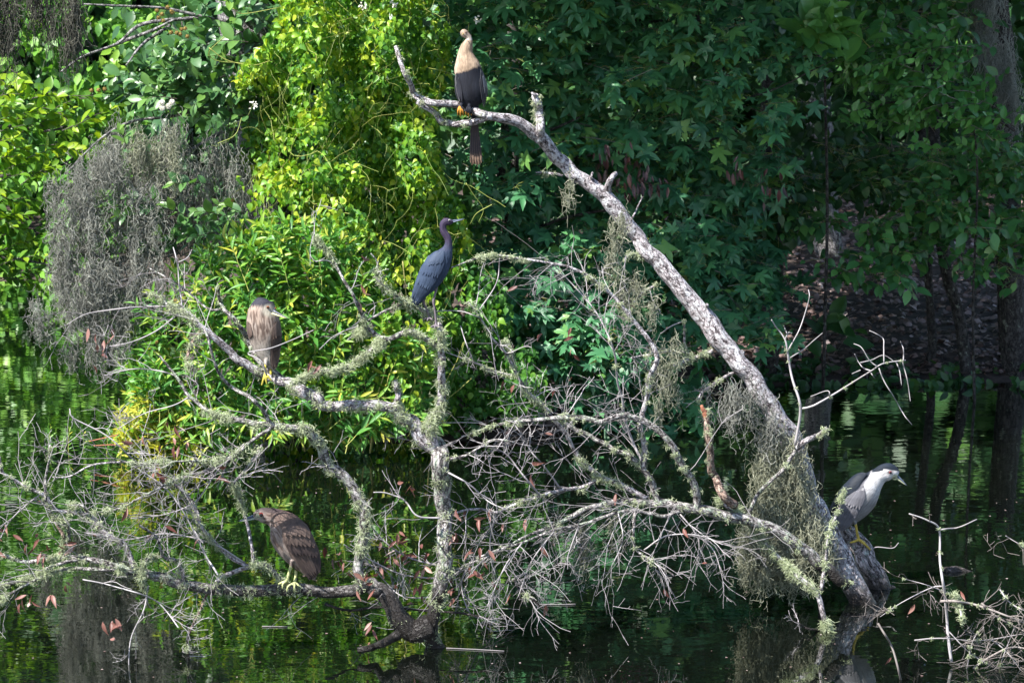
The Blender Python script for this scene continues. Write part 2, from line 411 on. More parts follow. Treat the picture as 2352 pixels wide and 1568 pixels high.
def star(r=1.0, droop=.15):
    """five-lobed star leaf, stalk at the origin, middle lobe along +y"""
    cen = np.array([0, .36, .02]); out = [(-.02, .0, 0)]
    ang = [-128, -62, 0, 62, 128]; ln = [.46, .62, .68, .62, .46]
    pts = []
    for i, (a, l) in enumerate(zip(ang, ln)):
        a = math.radians(a); d = np.array([math.sin(a), math.cos(a), 0]); q = np.array([d[1], -d[0], 0])
        for f, wd in ((.55, -.125), (1.0, 0), (.55, .125)):
            pts.append(cen + d * l * f + q * wd + np.array([0, 0, -droop * (f ** 2) * l * (1 + .5 * random.uniform(-1, 1))]))
        if i < 4:
            am = math.radians((ang[i] + ang[i + 1]) / 2); pts.append(cen + np.array([math.sin(am), math.cos(am), 0]) * .215)
    V = np.array([cen, (0, .12, 0)] + pts); n = len(pts)
    T = [(0, 2 + i + 1, 2 + i) for i in range(n - 1)] + [(0, 2, 1), (0, 1, 2 + n - 1)]
    return V * np.array([1, 1, 1]), np.array(T)
def variants(fn, n, lo=0.0, hi=1.0):
    out = []
    for i in range(n):
        V, T = fn(); out.append((V, T, lo + (hi - lo) * (i + .5) / n))
    return out
U = random.uniform
SHAPE = {
    'heart': variants(lambda: blade([.10, .37, .36, .23, .10, 0], arch=U(.0, .5), fold=U(.1, .8), back=.6, twist=U(-.6, .6)), 16),
    'lance': variants(lambda: blade([.012, .085, .115, .10, .06, 0], arch=U(-.05, .35), fold=U(.2, .7), twist=U(-.5, .5), side=U(-.1, .1)), 16),
    'ovate': variants(lambda: blade([.03, .20, .27, .26, .17, 0], arch=U(.0, .35), fold=U(.1, .5), twist=U(-.3, .3), side=U(-.08, .08)), 16),
    'oval': variants(lambda: blade([.02, .21, .27, .24, .14, 0], arch=U(.05, .3), fold=U(.05, .35), twist=U(-.2, .2)), 16),
    'star': variants(lambda: star(droop=U(.05, .45)), 16),
    'dead': variants(lambda: blade([.02, .12, .16, .13, .07, 0], arch=U(-.3, .5), fold=U(.4, 1.1), twist=U(-1, 1), side=U(-.15, .15)), 12),
    'litter': variants(lambda: (np.array([(0, -.5, 0), (.32, -.1, U(.0, .3)), (.25, .3, U(-.1, .25)), (0, .55, U(-.1, .2)), (-.28, .3, U(0, .3)), (-.3, -.15, U(-.1, .2))]), np.array([(0, 1, 5), (1, 2, 4), (1, 4, 5), (2, 3, 4)])), 16),
    'spray': variants(lambda: (np.array([(0, 0, 0), (.36, .35, U(-.1, .1)), (0, 1, -.2), (-.36, .35, U(-.1, .1))]), np.array([(0, 1, 2), (0, 2, 3)])), 16),
}
def orient(t, n):
    """matrices whose columns are side, tip direction, normal"""
    t = unit(t); n = unit(n - t * np.sum(n * t, -1, keepdims=True)); s = np.cross(t, n)
    return np.stack([s, t, n], -1)
def rnd(n, s=1.0): return rng.normal(0, s, (n, 3))

def plant_leaves(root, shape, pos, t, n, size, v, mat, singles=300, name='leaf', mass='foliage'):
    """the leaves nearest the viewer as parts of their own, the rest as one mass"""
    tm = SHAPE[shape]; K = len(tm); N = len(pos)
    if N == 0: return
    R = orient(t, n); size = np.broadcast_to(np.asarray(size, float), (N,)); v = np.clip(v, 0, .999)
    vi = np.minimum((v * K).astype(int), K - 1)
    base = np.array(root.location)
    view = np.array([0, 0, CAM_H]) - pos; facing = np.abs(np.sum(unit(view) * R[:, :, 2], -1))
    inside = (pos[:, 0] / pos[:, 1] * FPX > -1150) & (pos[:, 0] / pos[:, 1] * FPX < 1150)
    score = -pos[:, 1] + 1.2 * (size / size.mean()) * (.4 + facing) + np.where(inside, 0, -50)
    order = np.argsort(-score); single = order[:singles]; rest = order[singles:]
    meshes = {}
    for i in single:
        k = vi[i]
        if k not in meshes:
            V, T, vv = tm[k]; meshes[k] = make_mesh(name, V, T, {'v': np.full(len(V), vv)}, mat)
        o = bpy.data.objects.new(name, meshes[k]); C.objects.link(o); o.parent = root
        m3 = R[i] * size[i]
        o.matrix_local = Matrix([[*m3[0], pos[i, 0] - base[0]], [*m3[1], pos[i, 1] - base[1]], [*m3[2], pos[i, 2] - base[2]], [0, 0, 0, 1]])
    if len(rest):
        acc = Acc()
        for k in range(K):
            ix = rest[vi[rest] == k]
            if not len(ix): continue
            V, T, vv = tm[k]
            W = np.einsum('nij,vj->nvi', R[ix] * size[ix, None, None], V) + pos[ix, None, :]
            acc.add(W.reshape(-1, 3), (T[None] + (np.arange(len(ix)) * len(V))[:, None, None]).reshape(-1, 3),
                    v=np.repeat(v[ix], len(V)))
        acc.build(mass, mat, root, 'stuff')

def shoots(root, tips, dirs, length, nleaf, shape, lsize, mat, v0, stem_mat, ang=.9, up=.3, droop=.25, singles=300, stem_r=.0025, face=.6, whorl=2.4, vtip=.35, spread=.25):
    """leafy shoots: a curved stem that ends at each tip with leaves set round it"""
    N = len(tips); shv = rng.normal(0, .12, N); d = unit(dirs); L = np.broadcast_to(length, (N,))
    k = 7; s = np.linspace(0, 1, k)
    Pts = tips[:, None, :] - d[:, None, :] * (L[:, None] * (1 - s)[None])[..., None]
    Pts[:, :, 2] += droop * L[:, None] * (.25 - (s - .5) ** 2)[None]
    Pts = Pts + np.cumsum(rng.normal(0, .012, Pts.shape), 1) * L[:, None, None]
    V, T, v = thin_tubes(Pts, np.repeat((stem_r * (1.25 - .75 * s))[None], N, 0))
    mobj('stems', V, T, stem_mat, root, {'v': v}, 'stuff')
    f = np.linspace(.12, 1.0, nleaf)
    pos, td, nn, sz, vv = [], [], [], [], []
    for j, x in enumerate(f):
        i = min(int(x * (k - 1)), k - 2); fr = x * (k - 1) - i
        p = Pts[:, i] * (1 - fr) + Pts[:, i + 1] * fr
        td0 = unit(Pts[:, i + 1] - Pts[:, i])
        a = whorl * j + rng.random(N) * .6 + np.arange(N)
        s1 = unit(np.cross(td0, np.array([0.3, 1.0, .2]))); s2 = np.cross(td0, s1)
        rad = s1 * np.cos(a)[:, None] + s2 * np.sin(a)[:, None]
        an = ang * (1.15 - .65 * x)
        tt = td0 * math.cos(an) + rad * math.sin(an) + rnd(N, .13) + np.array([0, 0, -.10])
        pos.append(p); td.append(tt)
        nn.append(np.array([0, -face, up + .5]) + rad * -.2 + td0 * .3 + rnd(N, spread))
        sz.append(lsize * (1.05 - .45 * x ** 3) * (.75 + .5 * rng.random(N)) * (.7 + .3 * min(1, x * 3)))
        vv.append(v0 + vtip * (x - .5) + rng.normal(0, .17, N) + shv)
    plant_leaves(root, shape, np.concatenate(pos), np.concatenate(td), np.concatenate(nn), np.concatenate(sz), np.concatenate(vv), mat, singles)

def stem_tubes(root, polys, mat, name, r0, r1, each=True, dark=None):
    """traced stems of a plant, each a part of its own"""
    for pl in polys:
        p = spline(pl, 5); r = np.linspace(r0, r1, len(p))
        V, T, bk = tube(p, r, 6)
        mobj(name, V, T, mat, root, {'bk': bk, 'v': np.full(len(V), U(.2, .8))})

# ------------------------------------------------------------------ dead trees in the water
def twig_paths(starts, dirs, lens, k=6, wob=.16, sag=.1):
    """wandering twigs from start points"""
    N = len(starts); P0 = np.zeros((N, k, 3)); P0[:, 0] = starts; d = unit(dirs)
    for i in range(1, k):
        d = unit(d + rng.normal(0, wob, (N, 3)) * np.array([1, .6, 1]) + np.array([0, 0, -sag / k]))
        P0[:, i] = P0[:, i - 1] + d * (lens / (k - 1))[:, None]
    return P0
def above_water(Q):
    """keep twigs from diving under the surface"""
    Q[..., 2] = np.where(Q[..., 2] < .015, .015 + (Q[..., 2] - .015) * .12, Q[..., 2]); return Q

class DeadTree:
    def __init__(s, root, bark, Y):
        s.root = root; s.bark = bark; s.Y = Y; s.px = []; s.wood = {}
    def Yat(s, u, v):
        a = np.concatenate(s.px); d = np.hypot(a[:, 0] - u, a[:, 1] - v); return a[d.argmin(), 2]
    def branch(s, pts, w0, w1, dy=0.0, Y0=None, name='branch', bark=None, sides=None, rough=.10, twigs=0, tl=.35, lichen=0, lsize=.022, ws=None, sub=3, tdir=None, wig=.05, sag=.1, tmat='twig'):
        pts = np.asarray(pts, float)
        if bark == 'twig': w0 *= .78; w1 *= .78
        y0 = Y0 if Y0 is not None else (s.Yat(*pts[0]) if s.px else s.Y)
        q = spline(np.column_stack([pts, np.interp(np.linspace(0, 1, len(pts)), np.linspace(0, 1, 2 if ws is None else len(ws)), [w0, w1] if ws is None else ws)]), 6)
        n = len(q); f = np.linspace(0, 1, n)
        yy = y0 + dy * f + wig * (np.interp(f, np.linspace(0, 1, 6), rng.normal(0, 1, 6)) * np.clip(f * 4, 0, 1))
        s.px.append(np.column_stack([q[:, :2], yy]))
        p = P(q[:, 0], q[:, 1], yy); r = q[:, 2] * .5 * px(yy)
        p = p + (vnoise(np.stack([f * n * .35, np.full(n, pts[0, 0] * .1), np.full(n, 3.3)], -1))[:, None] - .5) * np.array([.7, .7, .7]) * r[:, None]
        big = r.max() > .03
        sides = sides or (22 if big else 10 if r.max() > .012 else 6)
        if big:   # finer rings so that the bark can be uneven
            fi = np.linspace(0, n - 1, n * 3); p = np.stack([np.interp(fi, np.arange(n), p[:, c]) for c in range(3)], -1); r = np.interp(fi, np.arange(n), r)
        V, T, bk = tube(p, r, sides, rough if r.max() > .006 else 0, 26 if big else 60)
        o = mobj(name, V, T, M[bark or s.bark], s.root, {'bk': bk, 'v': np.full(len(V), U(.45, .9))})
        if twigs: s.twigs(o, p, r, twigs, tl, sub, tdir, sag, tmat)
        if lichen: s.lichen(o, p, r, lichen, lsize)
        return o
    def twigs(s, o, p, r, n, tl, sub, tdir, sag, tmat='twig'):
        t = unit(np.gradient(p, axis=0))
        n = max(3, int(n * .75)); i = (rng.random(n) ** .75 * (len(p) - 2)).astype(int) + 1
        d = t[i] * rng.uniform(.4, 1.1, (n, 1)) + rnd(n, .55) * np.array([1, .75, 1])
        if tdir is not None: d = d + np.asarray(tdir)
        ln = tl * rng.uniform(.45, 1.25, n)
        A = above_water(twig_paths(p[i], d, ln, 7, .15, sag))
        keep = ~s.over_bird(A); A = A[keep]; i = i[keep]; ln = ln[keep]; n = len(A)
        if n == 0: return
        acc = Acc()
        r0 = np.minimum(.0031, r[i] * .7)
        V, T, v = thin_tubes(A, r0[:, None] * np.linspace(1, .5, 7)[None]); acc.add(V, T, v=.25 + .75 * v)
        m = n * sub; a = rng.integers(0, n, m); j = rng.integers(1, 6, m)
        td = unit(A[a, j] - A[a, j - 1])
        B = above_water(twig_paths(A[a, j], td * .8 + rnd(m, .5) * np.array([1, .8, 1]), ln[a] * rng.uniform(.25, .6, m), 5, .22, sag))
        B = B[~s.over_bird(B)]; m = len(B)
        V, T, v = thin_tubes(B, np.full((m, 1), .0016) * np.linspace(1, .6, 5)[None]); acc.add(V, T, v=.25 + .75 * v)
        k3 = m; c = rng.integers(0, m, k3); j = rng.integers(1, 5, k3)
        D = above_water(twig_paths(B[c, j], unit(B[c, j] - B[c, j - 1]) * .5 + rnd(k3, .55), rng.uniform(.02, .09, k3), 3, .1, 0))
        V, T, v = thin_tubes(D, np.full((k3, 1), .0012) * np.ones((1, 3))); acc.add(V, T, v=.25 + .75 * v)
        acc.build('twigs', M[tmat], o, 'stuff')
        s.wood.setdefault('tips', []).append(A[:, 3:].reshape(-1, 3)); s.wood['tips'].append(B[:, 2:].reshape(-1, 3))
    def over_bird(s, A):
        rel = A - np.array([0, 0, CAM_H]); yc = rel[..., 1] * _cp - rel[..., 2] * _sp; zc = rel[..., 1] * _sp + rel[..., 2] * _cp
        u = 1176 + FPX * rel[..., 0] / yc; v = 784 - FPX * zc / yc; hit = np.zeros(len(A), bool)
        for a, b, c, d in ((1025, 60, 1130, 390), (935, 490, 1072, 745), (555, 675, 670, 850), (535, 1150, 752, 1340), (1895, 1055, 2095, 1250)):
            hit |= ((u > a) & (u < c) & (v > b) & (v < d)).any(1)
        return hit
    def lichen(s, o, p, r, n, size):
        """tufts of beard lichen: many short forked threads"""
        a = 40; n = max(4, int(n * 1.1)); g = max(2, n // 6); gc = rng.random(g)
        f = gc[rng.integers(0, g, n)]; c = np.interp(f, [0, 1], [0, len(p) - 1.001])
        c = c + rng.normal(0, len(p) / g * .35, n); c = np.clip(c, 0, len(p) - 1.001); i = c.astype(int)
        q = p[i] + (p[np.minimum(i + 1, len(p) - 1)] - p[i]) * (c - i)[:, None]
        d = unit(rnd(n) * np.array([1, 1, .9]) + np.array([0, -.5, -.15])); q = q + d * r[i][:, None] * .8
        sz = size * rng.uniform(.5, 1.6, n)
        st = np.repeat(q, a, 0) + rnd(n * a, .34) * np.repeat(sz, a)[:, None]
        dd = np.repeat(d, a, 0) * .6 + rnd(n * a, .8) + np.array([0, 0, -.45])
        Q = twig_paths(st, dd, np.repeat(sz, a) * rng.uniform(.35, 1.05, n * a), 4, .6, .4)
        V, T, v = thin_tubes(Q, np.full((n * a, 1), .0015) * np.array([[1, .95, .8, .4]]))
        mobj('beard_lichen', V, T, M['beard'], o, {'v': v}, 'stuff')
    def dead_leaves(s, spots, size=(.055, .085), rough=.05, n_rand=0):
        """withered leaves on the twigs, each one a part"""
        pos = []
        for (u, v, n, sp) in spots:
            n = max(1, int(round(n * .72)))
            y = s.Yat(u, v) - .05
            pos.append(P(rng.normal(u, sp, n), rng.normal(v, sp, n), y + rng.normal(0, .06, n)))
        if n_rand:
            t = np.concatenate(s.wood['tips']); pos.append(t[rng.integers(0, len(t), n_rand)])
        pos = np.concatenate(pos); pos = pos[pos[:, 2] > .03]; n = len(pos)
        plant_leaves(s.root, 'dead', pos, rnd(n, .55) + np.array([0, -.1, -.55]), rnd(n, .6) + np.array([-.3, -.7, .4]),
                     rng.uniform(size[0], size[1], n), rng.beta(1.6, 1.6, n), M['redleaf'], 300, 'dead_leaf')

# ---- the leaning trunk on the right
rt_root = thing('leaning_dead_tree', tuple(P(1985, 1385, 15.3)), 'long pale leaning dead tree trunk rising out of the water to the upper centre', 'dead tree')
RT = DeadTree(rt_root, 'bark_pale', 15.3)
RT.branch([(2035, 1470), (1985, 1385), (1940, 1310), (1900, 1225), (1865, 1150), (1840, 1075), (1815, 1010), (1775, 945), (1725, 865), (1675, 800), (1625, 735), (1565, 665), (1500, 590), (1450, 530), (1415, 475), (1370, 435), (1320, 400), (1275, 360), (1240, 320), (1205, 290), (1165, 272), (1115, 266)],
          0, 0, dy=-.25, name='trunk', rough=.16, sides=30, ws=[60, 56, 54, 53, 56, 57, 54, 46, 44, 44, 44, 41, 38, 36, 34, 31, 30, 29, 31, 25, 23, 21])
RT.branch([(1117, 265), (1088, 254), (1050, 243), (983, 233), (953, 218), (941, 189), (922, 147), (909, 107)], 20, 9, dy=-.05, lichen=14, lsize=.018)
RT.branch([(1120, 268), (1100, 276), (1075, 285), (1040, 284), (1016, 279), (995, 256), (960, 232)], 17, 12, dy=.10, lichen=16, lsize=.018)
RT.branch([(1241, 322), (1239, 280), (1236, 240), (1229, 220)], 23, 16, dy=0, name='branch_stub', lichen=16)
RT.branch([(1237, 245), (1231, 222), (1222, 214)], 13, 6, name='branch_stub')
RT.branch([(1395, 452), (1397, 425), (1405, 408), (1414, 399)], 17, 11, name='branch_stub')
RT.branch([(1355, 420), (1358, 405), (1361, 397)], 6, 5, name='branch_stub')
RT.branch([(1292, 404), (1262, 398), (1232, 396)], 7, 4, name='branch_stub', lichen=3)
RT.branch([(1443, 518), (1458, 490), (1475, 453)], 5, 3, name='twig')
RT.branch([(1612, 724), (1620, 712), (1624, 700)], 12, 9, name='branch_stub')
RT.branch([(1690, 835), (1697, 820), (1702, 812)], 26, 14, name='branch_stub', rough=.3)
RT.branch([(1826, 1030), (1850, 1012), (1878, 1000), (1897, 984)], 17, 9, dy=-.15, Y0=15.05, name='broken_branch', lichen=2)
RT.branch([(1826, 1035), (1810, 1061), (1801, 1076), (1766, 1108), (1740, 1136), (1718, 1183)], 9, 9, dy=-.12, Y0=15.0, bark='bark_grey', lichen=3)
RT.branch([(1826, 1022), (1839, 939), (1821, 874), (1810, 816), (1803, 780), (1785, 755), (1772, 734)], 9, 3, dy=-.1, Y0=15.0, bark='twig', lichen=2, lsize=.012)
for a in ([(1810, 804), (1835, 759), (1850, 716), (1859, 683), (1857, 665)], [(1814, 822), (1846, 802), (1871, 780), (1889, 765)],
          [(1803, 780), (1811, 764), (1819, 766)], [(1809, 770), (1804, 757), (1800, 748)]):
    RT.branch(a, 4, 2.2, bark='twig', name='twig', wig=.02)
RT.branch([(1840, 939), (1871, 930), (1900, 914), (1936, 892), (1976, 867), (2005, 849), (2030, 834), (2080, 827)], 7, 3, dy=-.3, bark='twig', lichen=5, lsize=.010)
for a in ([(2030, 833), (2030, 798), (2029, 780), (2019, 770), (1997, 759)], [(2015, 842), (1997, 827), (1979, 798), (1961, 789)],
          [(1999, 851), (1983, 845), (1972, 831), (1963, 813)], [(2019, 845), (2030, 874), (2055, 914), (2077, 953), (2095, 975)],
          [(2073, 831), (2084, 874), (2091, 921)], [(2059, 831), (2066, 852), (2071, 885)], [(2075, 829), (2075, 802), (2068, 784)],
          [(1976, 833), (2003, 826), (2030, 816), (2059, 833)], [(1905, 912), (1901, 897), (1862, 910)], [(1976, 850), (1957, 858)], [(2000, 856), (2010, 870)]):
    RT.branch(a, 3.8, 2.2, bark='twig', name='twig', wig=.03)
# the limb that runs left from the foot of the trunk, with its upright dead branches
RT.branch([(1945, 1345), (1926, 1325), (1879, 1289), (1835, 1249), (1780, 1219), (1722, 1194), (1682, 1188), (1635, 1176), (1602, 1170), (1562, 1162), (1519, 1157), (1446, 1150), (1384, 1158), (1347, 1168), (1318, 1183), (1275, 1205), (1202, 1234), (1129, 1274), (1060, 1300)],
          0, 0, Y0=14.85, dy=-.5, name='limb', bark='bark_grey', ws=[24, 27, 28, 28, 27, 25, 24, 24, 23, 22, 20, 15, 13, 12, 12, 8, 6, 5, 4], rough=.14, twigs=26, tl=.42, lichen=70, lsize=.022, tdir=(-.25, 0, -.25))
RT.branch([(1511, 1154), (1504, 1125), (1486, 1088), (1464, 1063), (1449, 1048), (1399, 1025), (1352, 1000), (1302, 975), (1270, 962), (1200, 968)], 17, 6, dy=-.15, bark='bark_grey', lichen=20, twigs=14, tl=.3)
RT.branch([(1478, 1072), (1482, 1025), (1471, 971), (1485, 917), (1489, 881), (1496, 856), (1509, 824), (1489, 780), (1453, 734), (1428, 701), (1388, 662), (1345, 629), (1284, 608), (1201, 595), (1129, 586), (1076, 600), (1036, 615)], 0, 0, dy=-.35,
          ws=[15, 14, 13, 12, 12, 12, 11, 10, 9, 8, 8, 7, 6, 5, 4, 3, 3], lichen=65, lsize=.02, twigs=30, tl=.42, tdir=(-.35, 0, -.25))
RT.branch([(1503, 1120), (1475, 1060), (1453, 1014), (1435, 960), (1430, 921), (1417, 870), (1413, 816), (1395, 766), (1363, 708), (1302, 640), (1262, 600), (1240, 590)], 9, 2.5, dy=-.25, bark='twig', twigs=30, tl=.36, tdir=(-.3, 0, -.15), lichen=10, lsize=.014)
RT.branch([(1686, 1161), (1664, 1136), (1639, 1092), (1632, 1052), (1628, 1005), (1620, 943)], 22, 15, dy=-.02, name='broken_branch', bark='bark_bare', lichen=26, lsize=.018)
RT.branch([(1621, 962), (1617, 945), (1612, 930)], 14, 8, name='broken_tip', bark='wood_tip', wig=.0)
RT.branch([(1600, 1168), (1597, 1126), (1568, 1068), (1543, 1022), (1507, 986), (1475, 964), (1442, 953), (1417, 957), (1381, 968), (1331, 960), (1280, 960), (1230, 964), (1165, 971), (1110, 985), (1060, 1003)], 0, 0, dy=-.35, bark='bark_grey',
          ws=[20, 18, 17, 16, 15, 14, 13, 13, 13, 12, 11, 9, 7, 5, 4], lichen=45, twigs=24, tl=.36)
RT.branch([(1637, 806), (1593, 822), (1539, 842)], 10, 8, dy=-.1, lichen=26, lsize=.02)
RT.branch([(1593, 822), (1575, 800), (1572, 770), (1572, 737)], 6, 5, lichen=12, lsize=.014)
RT.branch([(1593, 815), (1550, 806), (1500, 812), (1450, 822)], 6, 4, lichen=12, twigs=7, tl=.2)
RT.branch([(1701, 851), (1662, 867), (1615, 899), (1604, 917)], 8, 5, dy=-.15, lichen=5, twigs=4, tl=.14)
RT.branch([(1572, 737), (1543, 748), (1518, 766)], 4, 3, bark='twig', name='twig')
RT.branch([(1507, 654), (1475, 672), (1453, 698), (1440, 720)], 7, 5, dy=-.1, lichen=14, twigs=6, tl=.22)
RT.branch([(1480, 590), (1440, 585), (1435, 640), (1432, 700)], 4, 4, dy=-.1, bark='twig', twigs=6, tl=.2, lichen=14)
RT.branch([(1562, 1172), (1530, 1185), (1493, 1179), (1457, 1170), (1420, 1176), (1347, 1201), (1275, 1216), (1202, 1245), (1129, 1267), (1080, 1290)], 10, 4, dy=-.35, bark='bark_grey', twigs=40, tl=.42, tdir=(-.3, 0, -.3))
RT.branch([(1486, 1143), (1438, 1117), (1384, 1096), (1347, 1070), (1318, 1034), (1300, 997), (1266, 957), (1251, 935), (1226, 914), (1201, 885), (1187, 860), (1165, 816), (1147, 795), (1129, 775), (1104, 730), (1076, 694)], 0, 0, dy=-.4,
          ws=[13, 13, 12, 11, 9, 9, 9, 9, 8, 8, 7, 6, 6, 5, 4, 3], lichen=55, twigs=26, tl=.3)
RT.branch([(1380, 1096), (1340, 1117), (1286, 1125), (1238, 1139), (1184, 1157), (1140, 1176), (1093, 1168), (1040, 1178)], 10, 5, dy=-.25, lichen=24, twigs=24, tl=.36)
RT.branch([(1286, 1120), (1249, 1070), (1220, 1037), (1198, 997), (1170, 960)], 6, 3, dy=-.15, bark='twig', twigs=12, tl=.3)
RT.branch([(1242, 1138), (1202, 1092), (1165, 1045), (1129, 1026), (1080, 1010)], 6, 3, dy=-.1, bark='twig', twigs=12, tl=.28)
RT.branch([(1176, 862), (1126, 849), (1086, 831), (1025, 809)], 6, 3, dy=-.15, bark='twig', twigs=8, tl=.2, lichen=10)
RT.branch([(1104, 730), (1060, 715), (1004, 714)], 3.5, 2.5, bark='twig', name='twig'); RT.branch([(1101, 712), (1140, 651), (1148, 593)], 4, 2.5, bark='twig', name='twig')
RT.branch([(1086, 828), (1068, 780), (1058, 748)], 4, 2.5, bark='twig', name='twig'); RT.branch([(1184, 863), (1178, 830), (1172, 800), (1160, 785)], 6, 5, lichen=22, lsize=.018)
# bushy low twigs over the water between the two trees
for a, w, n in (([(1457, 1172), (1455, 1230), (1462, 1262), (1500, 1290), (1550, 1322)], 8, 16), ([(1562, 1180), (1600, 1225), (1640, 1265), (1655, 1310)], 5, 14),
                ([(1480, 1262), (1530, 1230), (1600, 1228), (1660, 1250)], 5, 12), ([(1330, 1205), (1310, 1260), (1285, 1340)], 5, 14), ([(1200, 1245), (1160, 1300), (1120, 1390)], 5, 18),
                ([(1275, 1216), (1220, 1290), (1190, 1370)], 4, 18), ([(1420, 1176), (1430, 1240), (1400, 1310)], 4, 14), ([(1140, 1176), (1125, 1250), (1140, 1350)], 5, 14),
                ([(1080, 1290), (1060, 1340), (1080, 1409), (1125, 1421)], 5, 14), ([(1180, 1330), (1200, 1360), (1235, 1385), (1262, 1415)], 7, 4)):
    RT.branch(a, w, w * .5, dy=.25 if a[0][0] < 1150 else -.12, bark='bark_grey' if w > 6 else 'twig', twigs=n, tl=.30, sag=.25, lichen=2 if w > 6 else 0)
# mossy branch beside the trunk foot
RT.branch([(1690, 1165), (1705, 1185), (1740, 1223), (1787, 1281), (1824, 1314), (1871, 1354), (1889, 1398), (1900, 1445), (1903, 1480)], 11, 13, Y0=14.75, dy=-.15, lichen=110, lsize=.030, name='branch')
RT.branch([(1886, 1354), (1897, 1281), (1904, 1223), (1926, 1172), (1938, 1128)], 9, 4, dy=-.05, lichen=34, lsize=.020)
RT.branch([(1902, 1452), (1853, 1441), (1831, 1427)], 7, 4, dy=-.05, bark='bark_bare', twigs=3, tl=.1)
RT.branch([(1690, 1180), (1660, 1155), (1650, 1150)], 8, 6, Y0=14.75, lichen=30, lsize=.026)
RT.dead_leaves([(1290, 770, 3, 22), (1300, 745, 2, 12), (1235, 770, 2, 10), (1330, 815, 2, 10), (1310, 870, 2, 14), (1180, 890, 3, 20), (1260, 990, 2, 12), (1180, 1190, 3, 14), (1225, 1075, 2, 8), (1110, 1160, 3, 16), (1090, 1290, 10, 34), (1040, 1340, 6, 26), (1160, 1330, 5, 30)], n_rand=10)

# ---- the short log that the grey heron stands on
lg = thing('log', tuple(P(2035, 1361, 15.75)), 'short bare grey log slanting into the water under the black-capped heron', 'log')
LG = DeadTree(lg, 'bark_log', 15.75)
LG.branch([(1922, 1195), (1942, 1220), (1966, 1252), (2000, 1297), (2023, 1342), (2036, 1372), (2050, 1412), (2062, 1450)], 0, 0, dy=-.12, name='trunk', ws=[36, 40, 44, 50, 54, 55, 56, 56], rough=.10, sides=26)
LG.branch([(2000, 1268), (2012, 1256), (2050, 1258), (2064, 1246)], 4, 2.5, bark='twig', name='twig', wig=.01)

# ---- the dead tree on the left
lt_root = thing('spreading_dead_tree', tuple(P(1000, 1470, 14.25)), 'low crooked dead tree spreading lichen-covered limbs over the left half of the pond', 'dead tree')
LT = DeadTree(lt_root, 'bark_grey', 14.28)
LT.branch([(1000, 1500), (992, 1456), (996, 1400), (1014, 1345), (1022, 1270), (1020, 1197), (1012, 1125), (1010, 1070), (1003, 1035), (990, 1005)], 0, 0, dy=.05, name='trunk', ws=[40, 34, 33, 36, 34, 36, 38, 40, 40, 30], rough=.18, sides=24, lichen=110, lsize=.024)
LT.branch([(1003, 1040), (971, 1007), (953, 978), (924, 953), (906, 935), (870, 932), (816, 933), (744, 932), (726, 917), (700, 900), (673, 886), (640, 872), (612, 862), (576, 845), (533, 813), (500, 780), (464, 755), (432, 723), (389, 701), (360, 680), (335, 672)], 0, 0, dy=-.15,
          name='limb', ws=[34, 32, 30, 28, 26, 24, 24, 24, 26, 26, 24, 22, 22, 20, 18, 16, 14, 11, 8, 6, 4], rough=.16, lichen=130, lsize=.026, twigs=22, tl=.3, bark='bark_pale')
LT.branch([(907, 936), (914, 915), (912, 895), (908, 876)], 17, 10, name='branch_stub', lichen=8, bark='bark_pale')
LT.branch([(648, 872), (612, 845), (583, 813), (565, 770), (540, 737), (511, 708), (504, 683), (500, 660)], 17, 6, dy=.06, lichen=20, lsize=.016)
LT.branch([(511, 708), (479, 710), (432, 669), (396, 644), (342, 615)], 7, 3, twigs=8, tl=.2)
LT.branch([(389, 703), (324, 705), (252, 712), (194, 723), (150, 748)], 6, 2.5, bark='twig', twigs=10, tl=.25)
LT.branch([(407, 723), (360, 759), (306, 784), (252, 795)], 5, 2.5, bark='twig', twigs=8, tl=.2)
LT.branch([(418, 700), (412, 660), (408, 610), (398, 568)], 5, 3, bark='twig', twigs=5, tl=.14); LT.branch([(408, 603), (430, 592), (441, 573)], 3.5, 2, bark='twig', name='twig')
LT.branch([(464, 755), (440, 790), (430, 830), (445, 850)], 9, 7, dy=-.05, bark='bark_bare', lichen=18)
LT.branch([(612, 862), (600, 830), (570, 810), (620, 800), (672, 780), (720, 758)], 5, 2.5, dy=-.1, Y0=14.0, bark='twig', twigs=6, tl=.15)
# lower-left arm
LT.branch([(985, 1440), (940, 1452), (910, 1409), (881, 1369), (856, 1345), (801, 1356), (747, 1361), (692, 1352), (637, 1356), (546, 1356), (473, 1352), (419, 1340), (364, 1325), (320, 1314), (284, 1307), (237, 1292), (182, 1281), (127, 1280), (55, 1289), (-20, 1262)], 0, 0, Y0=14.25, dy=-.1, name='limb',
          ws=[56, 54, 48, 42, 36, 30, 28, 27, 26, 26, 25, 24, 22, 20, 18, 15, 13, 11, 9, 6], rough=.15, sides=24, lichen=140, lsize=.022, twigs=22, tl=.35)
LT.branch([(914, 1458), (885, 1474), (856, 1485), (822, 1493)], 24, 13, Y0=14.12, dy=-.12, name='root', rough=.2)
LT.branch([(852, 1345), (823, 1307), (830, 1259), (836, 1216), (834, 1172), (812, 1132), (783, 1088), (747, 1059), (732, 1018), (706, 989), (666, 982), (623, 978), (576, 971), (522, 960), (479, 942), (436, 910), (403, 863), (367, 816)], 0, 0, dy=-.25, name='limb',
          ws=[28, 26, 25, 27, 26, 26, 25, 23, 21, 18, 16, 15, 13, 12, 10, 9, 7, 5], rough=.2, lichen=150, lsize=.026, twigs=18, tl=.35)
LT.branch([(619, 971), (587, 921), (533, 888), (500, 852), (479, 780), (468, 755)], 10, 5, dy=-.06, twigs=9, tl=.22)
